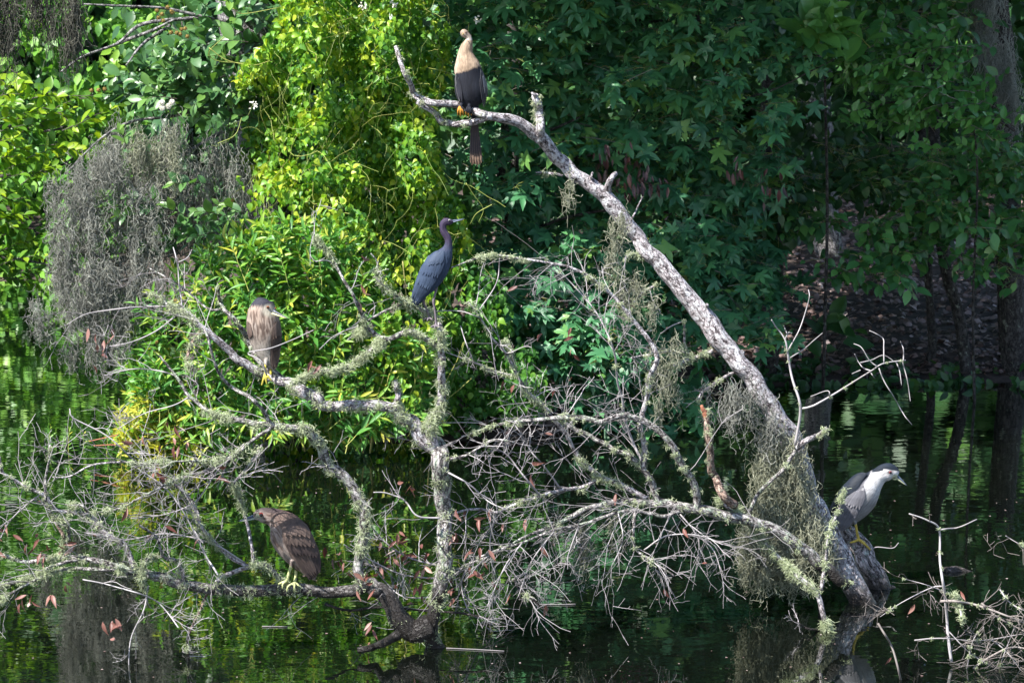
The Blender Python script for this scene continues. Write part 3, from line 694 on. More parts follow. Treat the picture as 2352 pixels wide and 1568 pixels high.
LT.branch([(403, 863), (360, 850), (300, 848), (240, 862)], 5, 2.5, bark='twig', twigs=8, tl=.25); LT.branch([(436, 910), (400, 930), (330, 950), (270, 985)], 4, 2.5, bark='twig', twigs=8, tl=.2)
LT.branch([(284, 1310), (218, 1307), (146, 1307), (73, 1336), (0, 1376)], 10, 6, dy=-.12, lichen=44, twigs=8, tl=.28)
LT.branch([(180, 1285), (120, 1300), (60, 1330), (-10, 1350)], 9, 5, dy=-.08, lichen=44, twigs=6, tl=.28)
LT.branch([(310, 1305), (284, 1252), (248, 1227), (204, 1183), (135, 1172), (102, 1139), (55, 1114), (7, 1085), (0, 1048)], 15, 5, dy=-.15, bark='bark_pale', lichen=40, twigs=24, tl=.38)
LT.branch([(205, 1180), (190, 1160), (165, 1160)], 7, 5, lichen=10)
LT.branch([(105, 1150), (104, 1114), (113, 1052), (115, 1021)], 7, 4, bark='bark_grey', twigs=7, tl=.2, lichen=5)
LT.branch([(100, 1130), (60, 1160), (20, 1200), (-10, 1260)], 5, 3, bark='twig', twigs=14, tl=.32); LT.branch([(160, 1240), (150, 1200), (120, 1180), (104, 1150)], 9, 7, lichen=26)
LT.branch([(130, 1280), (150, 1255), (140, 1220), (110, 1170)], 10, 7, lichen=20, bark='bark_bare')
LT.branch([(426, 1340), (411, 1296), (400, 1285), (375, 1278), (360, 1234), (320, 1205)], 11, 6, dy=-.12, lichen=16, twigs=6, tl=.16)
LT.branch([(375, 1278), (340, 1282), (325, 1310), (330, 1350)], 8, 7, dy=-.05, lichen=30)
LT.branch([(655, 1342), (640, 1325), (619, 1303), (597, 1296), (568, 1303), (510, 1325), (492, 1345)], 12, 10, dy=-.1, bark='bark_pale', lichen=44, lsize=.024)
LT.branch([(583, 1296), (575, 1234), (561, 1179), (543, 1125), (539, 1107), (561, 1081), (604, 1019)], 9, 5, dy=-.05, bark='bark_pale', lichen=46, lsize=.022, twigs=8, tl=.25)
LT.branch([(568, 1300), (510, 1263), (466, 1216), (448, 1168), (419, 1125), (364, 1088), (313, 1063), (218, 1066), (160, 1094), (120, 1095)], 11, 3, dy=-.15, bark='bark_pale', lichen=26, twigs=26, tl=.34)
LT.branch([(568, 1019), (528, 1059), (473, 1081), (419, 1095), (328, 1139), (273, 1168), (218, 1176)], 8, 3, Y0=13.95, dy=-.1, lichen=20, twigs=22, tl=.3)
LT.branch([(561, 1292), (492, 1249), (382, 1225), (291, 1238), (197, 1223)], 6, 3, dy=-.2, bark='twig', twigs=22, tl=.3)
LT.branch([(620, 985), (580, 1010), (520, 1052), (400, 1060), (300, 1065)], 10, 3, Y0=13.95, dy=-.1, lichen=30, lsize=.03, twigs=16, tl=.3)
LT.branch([(160, 938), (170, 960), (245, 1000), (313, 1060)], 3, 5, Y0=13.9, dy=.0, bark='twig', twigs=8, tl=.18)
LT.branch([(300, 1065), (380, 1120), (430, 1190), (470, 1270), (500, 1320)], 4, 6, Y0=14.0, bark='twig', twigs=14, tl=.28)
LT.branch([(560, 1020), (500, 1080), (450, 1150), (380, 1180), (300, 1190)], 5, 3, Y0=13.95, bark='twig', twigs=20, tl=.3)
LT.branch([(480, 1350), (460, 1400), (430, 1470), (440, 1540)], 7, 5, dy=-.15, bark='bark_bare', twigs=8, tl=.2, lichen=8)
LT.branch([(340, 1345), (330, 1400), (300, 1470), (295, 1560)], 5, 3, dy=-.2, bark='twig', twigs=7, tl=.2)
LT.branch([(190, 1330), (260, 1345), (340, 1370), (380, 1400), (410, 1440)], 4, 4, Y0=13.9, bark='twig', twigs=10, tl=.25)
LT.branch([(746, 1387), (801, 1401), (874, 1394), (1001, 1403), (1074, 1409), (1125, 1421)], 7, 6, Y0=14.4, bark='bark_grey', twigs=6, tl=.2)
# upright right arm with the blue heron's perch
LT.branch([(996, 1030), (989, 978), (1000, 953), (1014, 924), (1014, 870), (1014, 834), (1011, 788), (1011, 758), (1003, 742), (989, 723), (960, 708), (935, 694)], 0, 0, dy=-.1, name='limb', ws=[26, 22, 20, 20, 19, 17, 16, 14, 12, 11, 9, 7], bark='bark_pale', lichen=120, lsize=.030)
LT.branch([(1004, 798), (971, 773), (939, 762), (888, 777), (845, 755), (831, 723), (809, 676), (780, 626), (759, 586), (734, 560), (718, 533)], 15, 3, dy=-.12, lichen=60, lsize=.022, twigs=10, tl=.2, bark='bark_grey')
LT.branch([(888, 775), (860, 798), (831, 820), (788, 845), (737, 852), (701, 863), (672, 881)], 11, 8, dy=-.05, lichen=90, lsize=.028)
LT.branch([(845, 757), (820, 765), (800, 780)], 8, 5, lichen=34, lsize=.028)
LT.branch([(835, 735), (842, 737), (888, 712), (932, 694), (906, 676), (870, 644), (867, 604), (852, 582)], 7, 3, dy=-.05, lichen=20, twigs=7, tl=.16)
LT.branch([(824, 748), (770, 770), (734, 802)], 4, 2.5, bark='twig', name='twig'); LT.branch([(780, 626), (755, 600), (725, 600)], 4, 2.5, bark='twig', name='twig')
LT.branch([(1032, 1054), (1076, 1043), (1130, 1011), (1180, 1015)], 8, 4, Y0=14.2, lichen=4, twigs=8, tl=.25); LT.branch([(1030, 1085), (1075, 1110), (1120, 1150), (1160, 1170)], 6, 3, Y0=14.2, bark='twig', twigs=8, tl=.25)
LT.branch([(1010, 1190), (960, 1185), (930, 1150), (890, 1132), (858, 1130)], 6, 3, Y0=14.15, bark='twig', twigs=6, tl=.2)
LT.branch([(1010, 1300), (940, 1280), (880, 1240), (840, 1190)], 6, 3, Y0=14.45, bark='twig', twigs=14, tl=.26); LT.branch([(1010, 1330), (930, 1320), (860, 1290), (790, 1250)], 5, 3, Y0=14.5, bark='twig', twigs=14, tl=.26)
LT.branch([(1010, 1370), (930, 1370), (880, 1330), (820, 1260)], 4, 3, Y0=14.5, bark='twig', twigs=10, tl=.26)
LT.dead_leaves([(225, 790, 7, 18), (255, 775, 3, 14), (230, 840, 2, 8), (720, 825, 4, 12), (835, 590, 2, 6), (840, 680, 3, 8), (425, 1000, 8, 22), (390, 1010, 5, 14), (345, 1090, 4, 12), (510, 1100, 3, 10), (330, 1010, 4, 20), (5, 1215, 9, 18), (80, 1240, 6, 12), (110, 1265, 7, 16), (160, 1250, 5, 12),
                (60, 1370, 9, 14), (115, 1360, 5, 9), (160, 1335, 3, 10), (245, 1430, 6, 14), (260, 1460, 3, 10), (290, 1180, 3, 10), (350, 1210, 3, 12), (770, 1270, 9, 18), (850, 1330, 14, 18), (905, 1270, 12, 24), (890, 1310, 8, 20), (960, 1330, 14, 26), (950, 1390, 8, 24), (975, 1290, 8, 18), (925, 1230, 5, 18),
                (1040, 1240, 5, 12), (1020, 1390, 5, 22), (860, 1440, 4, 8), (850, 1470, 3, 6), (940, 1130, 5, 14), (1050, 1170, 4, 12), (1100, 1190, 3, 8)], n_rand=10)

# ---- twiggy branch tops at the lower right
rb_root = thing('sunken_branch', tuple(P(2177, 1449, 13.9)), 'tangle of thin dead branches standing in the water at the lower right corner', 'branch')
RB = DeadTree(rb_root, 'twig', 13.9)
RB.branch([(2185, 1520), (2177, 1449), (2170, 1361), (2159, 1288), (2157, 1216), (2130, 1194), (2088, 1179)], 8, 3, lichen=5, lsize=.016, twigs=7, tl=.16, tmat='twig_brown')
RB.branch([(2159, 1216), (2203, 1210), (2244, 1192)], 4, 2.5, name='twig')
for a, w in (([(2165, 1345), (2137, 1350), (2071, 1383), (2021, 1416)], 4), ([(2177, 1361), (2130, 1343), (2075, 1328)], 3), ([(2160, 1380), (2217, 1383), (2290, 1405), (2360, 1432)], 7), ([(2255, 1385), (2290, 1416), (2365, 1455)], 6),
             ([(2297, 1354), (2319, 1383), (2360, 1405)], 5), ([(2203, 1568), (2253, 1521), (2319, 1487), (2365, 1490)], 7), ([(2275, 1467), (2312, 1496), (2360, 1560)], 5), ([(2100, 1470), (2160, 1465), (2250, 1470), (2350, 1455)], 5),
             ([(2220, 1540), (2235, 1470), (2260, 1440)], 4), ([(2180, 1450), (2230, 1500), (2280, 1530)], 4), ([(2310, 1230), (2335, 1245), (2360, 1258)], 3), ([(2290, 1565), (2300, 1520), (2330, 1440)], 5)):
    RB.branch(a, w, w * .5, Y0=13.85, dy=-.05, bark='twig_brown' if w > 5 else 'twig', twigs=7, tl=.2, lichen=3, lsize=.012, tmat='twig_brown')
RB.branch([(2190, 1365), (2205, 1400), (2210, 1430)], 5, 4, lichen=30, lsize=.022)
RB.branch([(2017, 1431), (2050, 1489), (2072, 1570)], 5, 5, Y0=13.6, bark='twig_brown', name='twig')
RB.dead_leaves([(2100, 1385, 2, 4), (2048, 1510, 2, 5), (2205, 1360, 2, 6)], size=(.05, .07))
# floating bits
fl = thing('driftwood', tuple(P(2200, 1310, 16.0) * np.array([1, 1, 0])), 'dark low piece of driftwood barely breaking the surface right of the heron', 'driftwood')
DW = DeadTree(fl, 'bark_log', water_Y(2200, 1311))
DW.branch([(2162, 1313), (2185, 1309), (2215, 1312), (2240, 1313)], 8, 3, name='log', wig=0, ws=[10, 22, 14, 3])
for (a, lab) in (([(1232, 1388), (1280, 1389), (1322, 1388)], 'thin pale stick floating on the water below the moss tassel'), ([(1025, 1489), (1090, 1492), (1158, 1496)], 'thin pale stick floating by the foot of the left dead tree'), ([(602, 1439), (660, 1440)], 'small pale stick floating below the brown heron on the low limb')):
    a = np.array(a, float); st = DeadTree(None, 'twig', 0)
    p = np.stack([P(u, v, water_Y(u, v)) for u, v in a]) + [0, 0, .004]
    V, T, bk = tube(spline(p, 4), np.full(4 * (len(p) - 1) + 1 if len(p) > 2 else 5, .0032), 6)
    tag(mobj('floating_stick', V, T, M['twig'], None, {'bk': bk, 'v': np.full(len(V), .3)}), lab, 'stick', 'floating sticks')

# ------------------------------------------------------------------ hanging moss
def moss(name, label, polys, mat, r=.0021, group=None, parent=None, k=11, curl=.5, group_name='hanging moss'):
    """polys: list of (polygon, strands, length m, Y, thickness m)"""
    acc = Acc(); first = None
    for poly, n, L, Y, th in polys:
        h = max(3, n // 20); hc = sample_poly(poly, h); hi_ = rng.integers(0, h, n); sx = 5 + .02 * n ** .5 * 10
        q = hc[hi_] + rng.normal(0, 1, (n, 2)) * np.array([min(13, sx), 20])
        y = Y + rng.uniform(-th, th, h)[hi_] + rng.normal(0, .02, n); hv = rng.random(h)[hi_]
        st = P(q[:, 0], q[:, 1], y)
        if first is None: first = st[st[:, 2].argmin()]
        ln = L * rng.uniform(.35, 1.2, n)
        S = np.zeros((n, k, 3)); S[:, 0] = st; ph = rng.random(n) * 6.28; om = rng.uniform(.7, 2.0, n) * rng.choice([-1, 1], n)
        w = rng.uniform(.3, 1.5, n) * curl; drift = rnd(n, .10)
        for i in range(1, k):
            a = ph + om * i
            d = unit(np.stack([np.cos(a) * w, np.sin(a) * w, np.full(n, -1.0)], -1) + drift + rnd(n, .30))
            S[:, i] = S[:, i - 1] + d * (ln / (k - 1))[:, None]
        above_water(S)
        V, T, v = thin_tubes(S, np.full((n, 1), r) * np.linspace(1.05, .65, k)[None]); acc.add(V, T, v=.5 * v + .5 * np.repeat(hv, k * 3))
        m = n * 2; c = rng.integers(0, n, m); j = rng.integers(1, k, m)      # short side curls
        B = above_water(twig_paths(S[c, j], rnd(m, .8) + np.array([0, 0, -.5]), rng.uniform(.03, .08, m), 4, .6, 0))
        V, T, v = thin_tubes(B, np.full((m, 1), r * .75) * np.ones((1, 4))); acc.add(V, T, v=v)
    if parent is not None: return acc.build(name, M[mat], parent, 'stuff')
    o = acc.build(name, M[mat]); tag(o, label, 'hanging moss', group_name); return o
# on the leaning trunk
Yt = 15.05
moss('hanging_moss', '', [([(1752, 985), (1835, 1005), (1850, 1080), (1885, 1160), (1905, 1240), (1850, 1290), (1770, 1250), (1720, 1180), (1740, 1080)], 1150, .30, 15.12, .08),
                          ([(1715, 1180), (1800, 1220), (1860, 1270), (1850, 1300), (1760, 1310), (1700, 1300)], 620, .18, 15.1, .12), ([(1700, 1230), (1840, 1250), (1850, 1330), (1700, 1330)], 520, .09, 15.1, .14)], 'moss_green', parent=rt_root, curl=.9)
moss('hanging_moss', '', [([(1695, 845), (1730, 880), (1790, 970), (1770, 985), (1720, 940), (1660, 890)], 150, .26, 15.0, .05), ([(1605, 905), (1660, 900), (1700, 950), (1640, 950)], 50, .20, 15.0, .05)], 'moss', parent=rt_root, curl=.8)
for poly, n, L in (([(1505, 800), (1525, 800), (1545, 860), (1515, 880)], 34, .26), ([(1530, 760), (1560, 800), (1560, 880), (1535, 870)], 46, .24), ([(1330, 1195), (1360, 1200), (1355, 1280), (1332, 1280)], 80, .26), ([(1455, 640), (1520, 650), (1510, 700), (1455, 720)], 60, .22),
                   ([(1385, 520), (1420, 530), (1420, 600), (1390, 600)], 60, .22), ([(1290, 410), (1340, 430), (1330, 455), (1295, 440)], 30, .10), ([(1425, 560), (1450, 600), (1440, 700), (1420, 640)], 40, .25), ([(1420, 480), (1440, 520), (1400, 530)], 30, .12),
                   ([(1500, 880), (1520, 880), (1520, 930), (1505, 930)], 24, .22), ([(1280, 1170), (1300, 1180), (1300, 1220), (1280, 1220)], 24, .14), ([(1390, 1180), (1420, 1190), (1415, 1230)], 24, .16)):
    moss('moss_tassel', '', [(poly, n, L, Yt - .2, .04)], 'moss_green', parent=rt_root, curl=.8)

# ------------------------------------------------------------------ living plants along the bank
def scatter_leaves(root, shape, poly, n, Y, th, size, mat, v0=.4, vs_=.2, gap=.5, scale=70., tip=(0, -.1, -.8), nrm=(-.15, -.8, .55), sp=.45, singles=300, bulge=0., top_v=0.0, seed=1.0, vx=0.0):
    """leaves spread through a slab of the plant; bulge brings its middle forward"""
    q = sample_poly(poly, n, gap, scale, seed)
    pc = np.asarray(poly, float); lo, hi = pc.min(0), pc.max(0); f = (q - lo) / (hi - lo)
    hump = np.sin(np.clip(f[:, 0], 0, 1) * np.pi) * bulge
    lump = (vnoise(np.stack([q[:, 0] / 80, q[:, 1] / 80, np.full(n, seed + 3)], -1)) - .5) * th * 1.4
    d = rng.random(n) ** 1.5
    y = Y - hump - lump + d * th
    pos = P(q[:, 0], q[:, 1], y); pos[:, 2] = np.maximum(pos[:, 2], .02)
    t = np.asarray(tip) + rnd(n, sp); nn = np.asarray(nrm) + rnd(n, sp)
    cl = vnoise(np.stack([q[:, 0] / 45, q[:, 1] / 45, np.full(n, seed + 11)], -1)) - .5
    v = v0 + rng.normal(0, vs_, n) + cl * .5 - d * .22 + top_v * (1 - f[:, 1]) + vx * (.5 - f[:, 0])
    plant_leaves(root, shape, pos, t, nn, size * rng.uniform(.6, 1.3, n), v, mat, singles)

def base_at(u, v): return tuple(P(u, v, water_Y(u, v)))

# trunk that the vine climbs (its top goes on above the frame)
tr = thing('moss_hung_tree', tuple(P(640, 1035, 20.9)), 'grey rough-barked tree trunk behind the vine, left of its yellow leaves', 'tree')
p = spline(P([650, 640, 625, 600, 570, 545, 515, 470], [1060, 800, 500, 280, 110, 0, -250, -700], [20.95, 20.9, 20.85, 20.8, 20.75, 20.75, 20.8, 21.0]), 14)
V, T, bk = tube(p, np.linspace(.24, .15, len(p)), 26, .14, 16); mobj('trunk', V, T, M['bark_moss'], tr, {'bk': bk})
def limb(root, pts, Ys, r0, r1, mat='bark_forest', name='branch'):
    p = spline(P(*np.array(pts, float).T, np.interp(np.linspace(0, 1, len(pts)), np.linspace(0, 1, len(Ys)), Ys)), 6)
    V, T, bk = tube(p, np.linspace(r0, r1, len(p)), 9, .1, 40); return mobj(name, V, T, M[mat], root, {'bk': bk, 'v': np.full(len(V), U(.3, .8))})
for a in ([(560, 60), (470, 40), (380, 20), (300, 15), (190, 10)], [(470, 40), (330, 55), (270, 100), (190, 130), (140, 165)], [(270, 100), (350, 70), (400, 45)], [(590, 260), (480, 250), (390, 268), (300, 280), (230, 320), (150, 400)],
          [(600, 300), (520, 300), (430, 350), (360, 400), (300, 470)], [(390, 60), (330, 100), (290, 150)]):
    limb(tr, a, (20.6, 20.1), .016, .007, 'bark_moss')

# the vine
vn = thing('climbing_vine', tuple(P(800, 1030, 20.3)), 'dense sunlit yellow-green vine draped over the tree in the upper left centre', 'vine')
VP = [(610, -60), (1000, -60), (1030, 60), (1035, 160), (1000, 250), (1010, 330), (1020, 420), (1060, 470), (1085, 560), (1060, 640), (980, 690), (880, 600), (780, 520), (680, 480), (590, 430), (550, 370), (560, 280), (530, 190), (580, 120), (640, 40)]
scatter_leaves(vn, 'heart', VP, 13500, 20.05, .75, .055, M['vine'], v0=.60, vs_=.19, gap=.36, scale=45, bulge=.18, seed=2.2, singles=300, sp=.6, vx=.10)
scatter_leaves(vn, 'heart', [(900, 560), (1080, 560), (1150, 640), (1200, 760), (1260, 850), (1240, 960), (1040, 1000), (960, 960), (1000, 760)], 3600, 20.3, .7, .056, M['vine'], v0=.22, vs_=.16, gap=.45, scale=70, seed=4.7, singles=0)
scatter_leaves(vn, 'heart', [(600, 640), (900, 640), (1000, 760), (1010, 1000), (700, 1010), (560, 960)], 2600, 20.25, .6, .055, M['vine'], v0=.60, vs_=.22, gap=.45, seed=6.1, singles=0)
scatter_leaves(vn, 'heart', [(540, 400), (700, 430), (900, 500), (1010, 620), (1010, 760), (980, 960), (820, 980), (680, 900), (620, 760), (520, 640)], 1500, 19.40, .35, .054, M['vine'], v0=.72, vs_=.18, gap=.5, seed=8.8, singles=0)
n = 150; q = sample_poly(VP, n); L_ = rng.uniform(.25, .7, n); st = P(q[:, 0], q[:, 1], 19.72 + rng.random(n) * .25)
V, T, v = thin_tubes(twig_paths(st, np.array([0, -.1, -1.0]) + rnd(n, .5), L_, 9, .35, .4), np.full((n, 9), .0021)); mobj('tendrils', V, T, M['stem_green'], vn, {'v': v}, 'stuff')
for a in ([(535, 20), (560, 32), (640, 18)], [(480, 110), (520, 138), (580, 150), (620, 140)], [(515, 85), (480, 120), (500, 140), (560, 145)], [(500, 330), (540, 310), (555, 270)], [(1070, 420), (1090, 450), (1110, 480), (1100, 510)], [(1130, 470), (1095, 490), (1080, 515)]):
    limb(vn, a, (19.7, 19.8), .0035, .0025, 'stem_green', 'tendril')
for u, v in ((835, 17), (905, 10), (1096, 46), (585, 240)):      # small white flower sprays
    m = 12; c = P(u, v, 19.6); a = c + rnd(m, .016); acc = Acc()
    V, T, vv = thin_tubes(np.stack([a, a + rnd(m, .008)], 1), np.full((m, 2), .006), 5); acc.add(V, T, v=vv); acc.build('flower_spray', M['flower'], vn)

# narrow-leaved bush at the foot of the vine
wb = thing('narrow_leaved_bush', base_at(640, 1030), 'bright green bush of narrow pointed leaves at the waterline below the vine', 'bush')
WP = [(300, 700), (430, 590), (560, 500), (700, 480), (850, 520), (910, 640), (1010, 720), (1030, 900), (1015, 1000), (900, 1020), (700, 1025), (560, 1030), (420, 1035), (300, 1035), (265, 940), (265, 850)]
q = sample_poly(WP, 470, .35, 80, 3.0); f = (q - [640, 750])
tips = P(q[:, 0], q[:, 1], 19.95 - .55 * rng.random(len(q)) - .25 * np.sin(np.clip((q[:, 0] - 270) / 800, 0, 1) * np.pi))
d = np.stack([f[:, 0] / 520 + rng.normal(0, .35, len(q)), -.35 + rng.normal(0, .25, len(q)), .9 + rng.normal(0, .3, len(q)) - np.clip((q[:, 1] - 850) / 120, 0, 1) * .95], -1)
shoots(wb, tips, d, rng.uniform(.25, .5, len(q)), 13, 'lance', .138, M['willow'], .50, M['stem_green'], ang=1.05, stem_r=.0028, vtip=.30, singles=300)
YP = [(270, 930), (330, 905), (420, 940), (470, 1000), (470, 1040), (300, 1045), (265, 1000)]
yb = thing('yellow_leaved_shoots', base_at(380, 1045), 'clump of pale yellow narrow leaves at the left foot of the bush by the water', 'bush')
q = sample_poly(YP, 95); tips = P(q[:, 0], q[:, 1], 19.75 - .35 * rng.random(len(q)))
d = np.stack([rng.normal(-.35, .4, len(q)), rng.normal(-.5, .2, len(q)), rng.normal(.6, .3, len(q))], -1)
shoots(yb, tips, d, rng.uniform(.15, .3, len(q)), 11, 'lance', .105, M['willow'], 1.0, M['stem_yellow'], ang=1.0, vtip=.2, singles=200)
n = 60; q = sample_poly([(560, 900), (1040, 900), (1020, 1030), (560, 1035)], n); st = P(q[:, 0], np.full(n, 1035.), 19.9 - .3 * rng.random(n))
V, T, v = thin_tubes(twig_paths(st, np.array([0, 0, 1.0]) + rnd(n, .25), rng.uniform(.3, 1.0, n), 7, .12, 0), np.full((n, 7), .003)); mobj('stems', V, T, M['stem_green'], wb, {'v': v}, 'stuff')
for a in ([(834, 1040), (824, 942), (824, 838), (830, 760)], [(850, 1040), (862, 930), (885, 852), (905, 790)], [(985, 1040), (978, 957), (962, 870), (945, 800), (935, 700), (925, 600)], [(700, 1036), (690, 960), (712, 880)]):
    limb(wb, a, (19.6, 19.5), .0065, .004, 'stem_yellow', 'stalk')
for k_, (u, v) in enumerate(((112, 1000), (191, 1012), (246, 1012), (160, 1005))):                 # sprouts in the shallows
    sp_ = thing('water_sprout', tuple(P(u, v + 30, water_Y(u, v + 30))), ('tallest leafy sprout standing in open water left of the bush', 'red-stemmed sprout in the water left of the bush', 'green sprout nearest the bush in the shallow water', 'small faint sprout between two taller ones in the water')[k_], 'water plant', 'sprouts in the shallows')
    q = np.array([[u, v]]); shoots(sp_, P(q[:, 0], q[:, 1] - 20, water_Y(u, v + 30)), np.array([[.05, 0, 1.0]]), np.array([.22]), 9, 'lance', .06, M['willow'], .6, M['stem_green'], singles=20)
for k_, a in enumerate(([(205, 1022), (250, 1012), (300, 1000)], [(215, 1032), (260, 1030), (290, 1034)])):
    p = spline(P(*np.array(a, float).T, 19.6), 5); V, T, bk = tube(p + [0, 0, .03], np.full(len(p), .005), 6)
    tag(mobj('fallen_reed', V, T, M['wood_tip'], None, {'bk': bk}), ('long orange-brown stem lying over the shallows by the yellow leaves', 'lower orange-brown stem lying flat on the water by the yellow leaves')[k_], 'stem', 'orange stems by the bush')

# ovate-leaved bush with round flower heads, upper left
bb = thing('buttonbush', tuple(P(480, 1035, 20.6)), 'dark ovate-leaved bush with round white and brown flower heads at the upper left', 'bush')
BP = [(235, 180), (330, 110), (400, 60), (440, 0), (560, -40), (610, 60), (560, 170), (590, 260), (500, 290), (420, 260), (330, 265), (240, 240)]
q = sample_poly(BP, 62, .3, 70, 8.0); tips = P(q[:, 0], q[:, 1], 19.9 + .5 * rng.random(len(q)))
d = np.stack([rng.normal(-.5, .5, len(q)), rng.normal(-.5, .25, len(q)), rng.normal(.1, .4, len(q))], -1)
shoots(bb, tips, d, rng.uniform(.25, .45, len(q)), 9, 'ovate', .135, M['button'], .38, M['twig_dark'], ang=1.0, singles=280, stem_r=.004)
q = np.array([(250, 470), (300, 455), (330, 490), (380, 470), (420, 495), (455, 520), (400, 540), (430, 560), (460, 480), (360, 520), (270, 500), (230, 445), (505, 470), (330, 570), (420, 610), (470, 600), (380, 430), (300, 240), (270, 290)], float) + rng.normal(0, 8, (19, 2))
tips = P(q[:, 0], q[:, 1], 19.55 + .2 * rng.random(len(q))); d = np.stack([rng.normal(-.5, .6, len(q)), rng.normal(-.4, .2, len(q)), rng.normal(.2, .3, len(q))], -1)
shoots(bb, tips, d, rng.uniform(.2, .35, len(q)), 8, 'ovate', .12, M['button'], .5, M['twig_dark'], ang=1.0, singles=120, stem_r=.004)
def ball(root, name, u, v, Y, r, mat, spikes, sl):
    c = P(u, v, Y); d = unit(rnd(spikes)); s0 = c + d * r * .6; acc = Acc()
    V, T, vv = thin_tubes(np.stack([s0, c + d * r * (1 + sl)], 1), np.full((spikes, 2), .0022) * [[1, .6]], 3); acc.add(V, T, v=vv)
    a = np.linspace(0, np.pi, 9); p = c + np.stack([0 * a, 0 * a, -np.cos(a) * r * .85], -1); V, T, bk = tube(p, np.maximum(np.sin(a) * r * .85, .001), 12); acc.add(V, T, v=np.full(len(V), .5))
    acc.build(name, mat, root)
for u, v in ((372, 236), (387, 244), (373, 248), (395, 235)): ball(bb, 'flower_head', u, v, 19.45, .019, M['flower'], 220, .25)
for u, v in ((360, 25), (372, 33), (393, 26), (385, 17), (364, 41), (375, 48), (396, 29), (417, 68), (406, 76), (414, 79), (425, 66), (393, 75), (430, 84), (210, 208), (226, 207), (240, 205), (535, 460), (360, 785), (403, 690)): ball(bb, 'seed_head', u, v, 19.5, .016, M['seed'], 90, .1)
for a in ([(417, 50), (417, 62)], [(396, 58), (408, 74)], [(418, 50), (422, 64)]): limb(bb, a, (19.5, 19.5), .002, .002, 'twig_brown', 'stalk')

# leafy branches hanging in from the left edge
lf = thing('overhanging_branch', tuple(P(-160, 1035, 21.0)), 'sunlit leafy branches hanging over the water at the left edge', 'tree')
LP1 = [(-60, 190), (60, 190), (160, 215), (260, 215), (290, 250), (250, 310), (200, 360), (120, 420), (90, 480), (-60, 520)]
LP2 = [(-60, 470), (80, 470), (120, 560), (130, 640), (70, 660), (-60, 710)]
for k_, (PP, n_, sv) in enumerate(((LP1, 60, .50), (LP2, 40, .38))):
    q = sample_poly(PP, n_, .35, 60, 9 + k_); tips = P(q[:, 0], q[:, 1], 20.2 + .7 * rng.random(len(q)))
    d = np.stack([rng.normal(.9, .4, len(q)), rng.normal(-.25, .3, len(q)), rng.normal(.05, .3, len(q))], -1)
    shoots(lf, tips, d, rng.uniform(.25, .5, len(q)), 10, 'ovate', .115, M['bright'], sv, M['twig_dark'], ang=1.05, singles=140, stem_r=.004, face=.35)
for a in ([(-80, 300), (20, 290), (120, 300), (220, 260)], [(-80, 420), (30, 400), (120, 390), (200, 340)], [(-80, 560), (0, 590), (70, 600), (120, 610)]): limb(lf, a, (20.8, 20.5), .02, .006)

# ---- hanging grey moss, left
Ym = 19.75
moss('hanging_moss', 'broad grey curtain of hanging moss over the water at the left', [([(110, 420), (180, 370), (260, 330), (340, 400), (390, 520), (370, 640), (330, 700), (250, 720), (150, 700), (120, 600)], 1900, .42, Ym, .22), ([(150, 600), (330, 620), (315, 770), (260, 820), (190, 840), (150, 800)], 1000, .20, Ym, .2)], 'moss', r=.0026, curl=.9)
moss('hanging_moss', 'dark shaded moss curtain under the branch between bush and vine', [([(240, 290), (400, 270), (530, 300), (600, 360), (620, 430), (540, 470), (420, 500), (330, 470)], 1100, .45, 20.25, .22)], 'moss', r=.0028, curl=.6)
moss('hanging_moss', 'small wisp of grey moss at the far left end of a bare twig', [([(65, 700), (120, 690), (130, 750), (80, 760)], 130, .14, Ym, .06)], 'moss', r=.0024, curl=1.1)
moss('hanging_moss', 'grey moss hank hanging from the dark branch below the white flower heads', [([(300, 310), (400, 300), (410, 380), (320, 390)], 260, .22, 19.8, .12)], 'moss_green', r=.0026, curl=1.0)
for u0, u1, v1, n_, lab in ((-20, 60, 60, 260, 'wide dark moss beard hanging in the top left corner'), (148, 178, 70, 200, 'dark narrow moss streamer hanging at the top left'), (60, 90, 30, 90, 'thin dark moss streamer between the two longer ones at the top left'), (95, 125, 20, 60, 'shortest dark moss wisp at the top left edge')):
    moss('hanging_moss', lab, [([(u0, -90), (u1, -90), (u1, v1), (u0, v1)], n_, .42, 18.6, .10)], 'moss_dark', r=.0028, curl=.35)

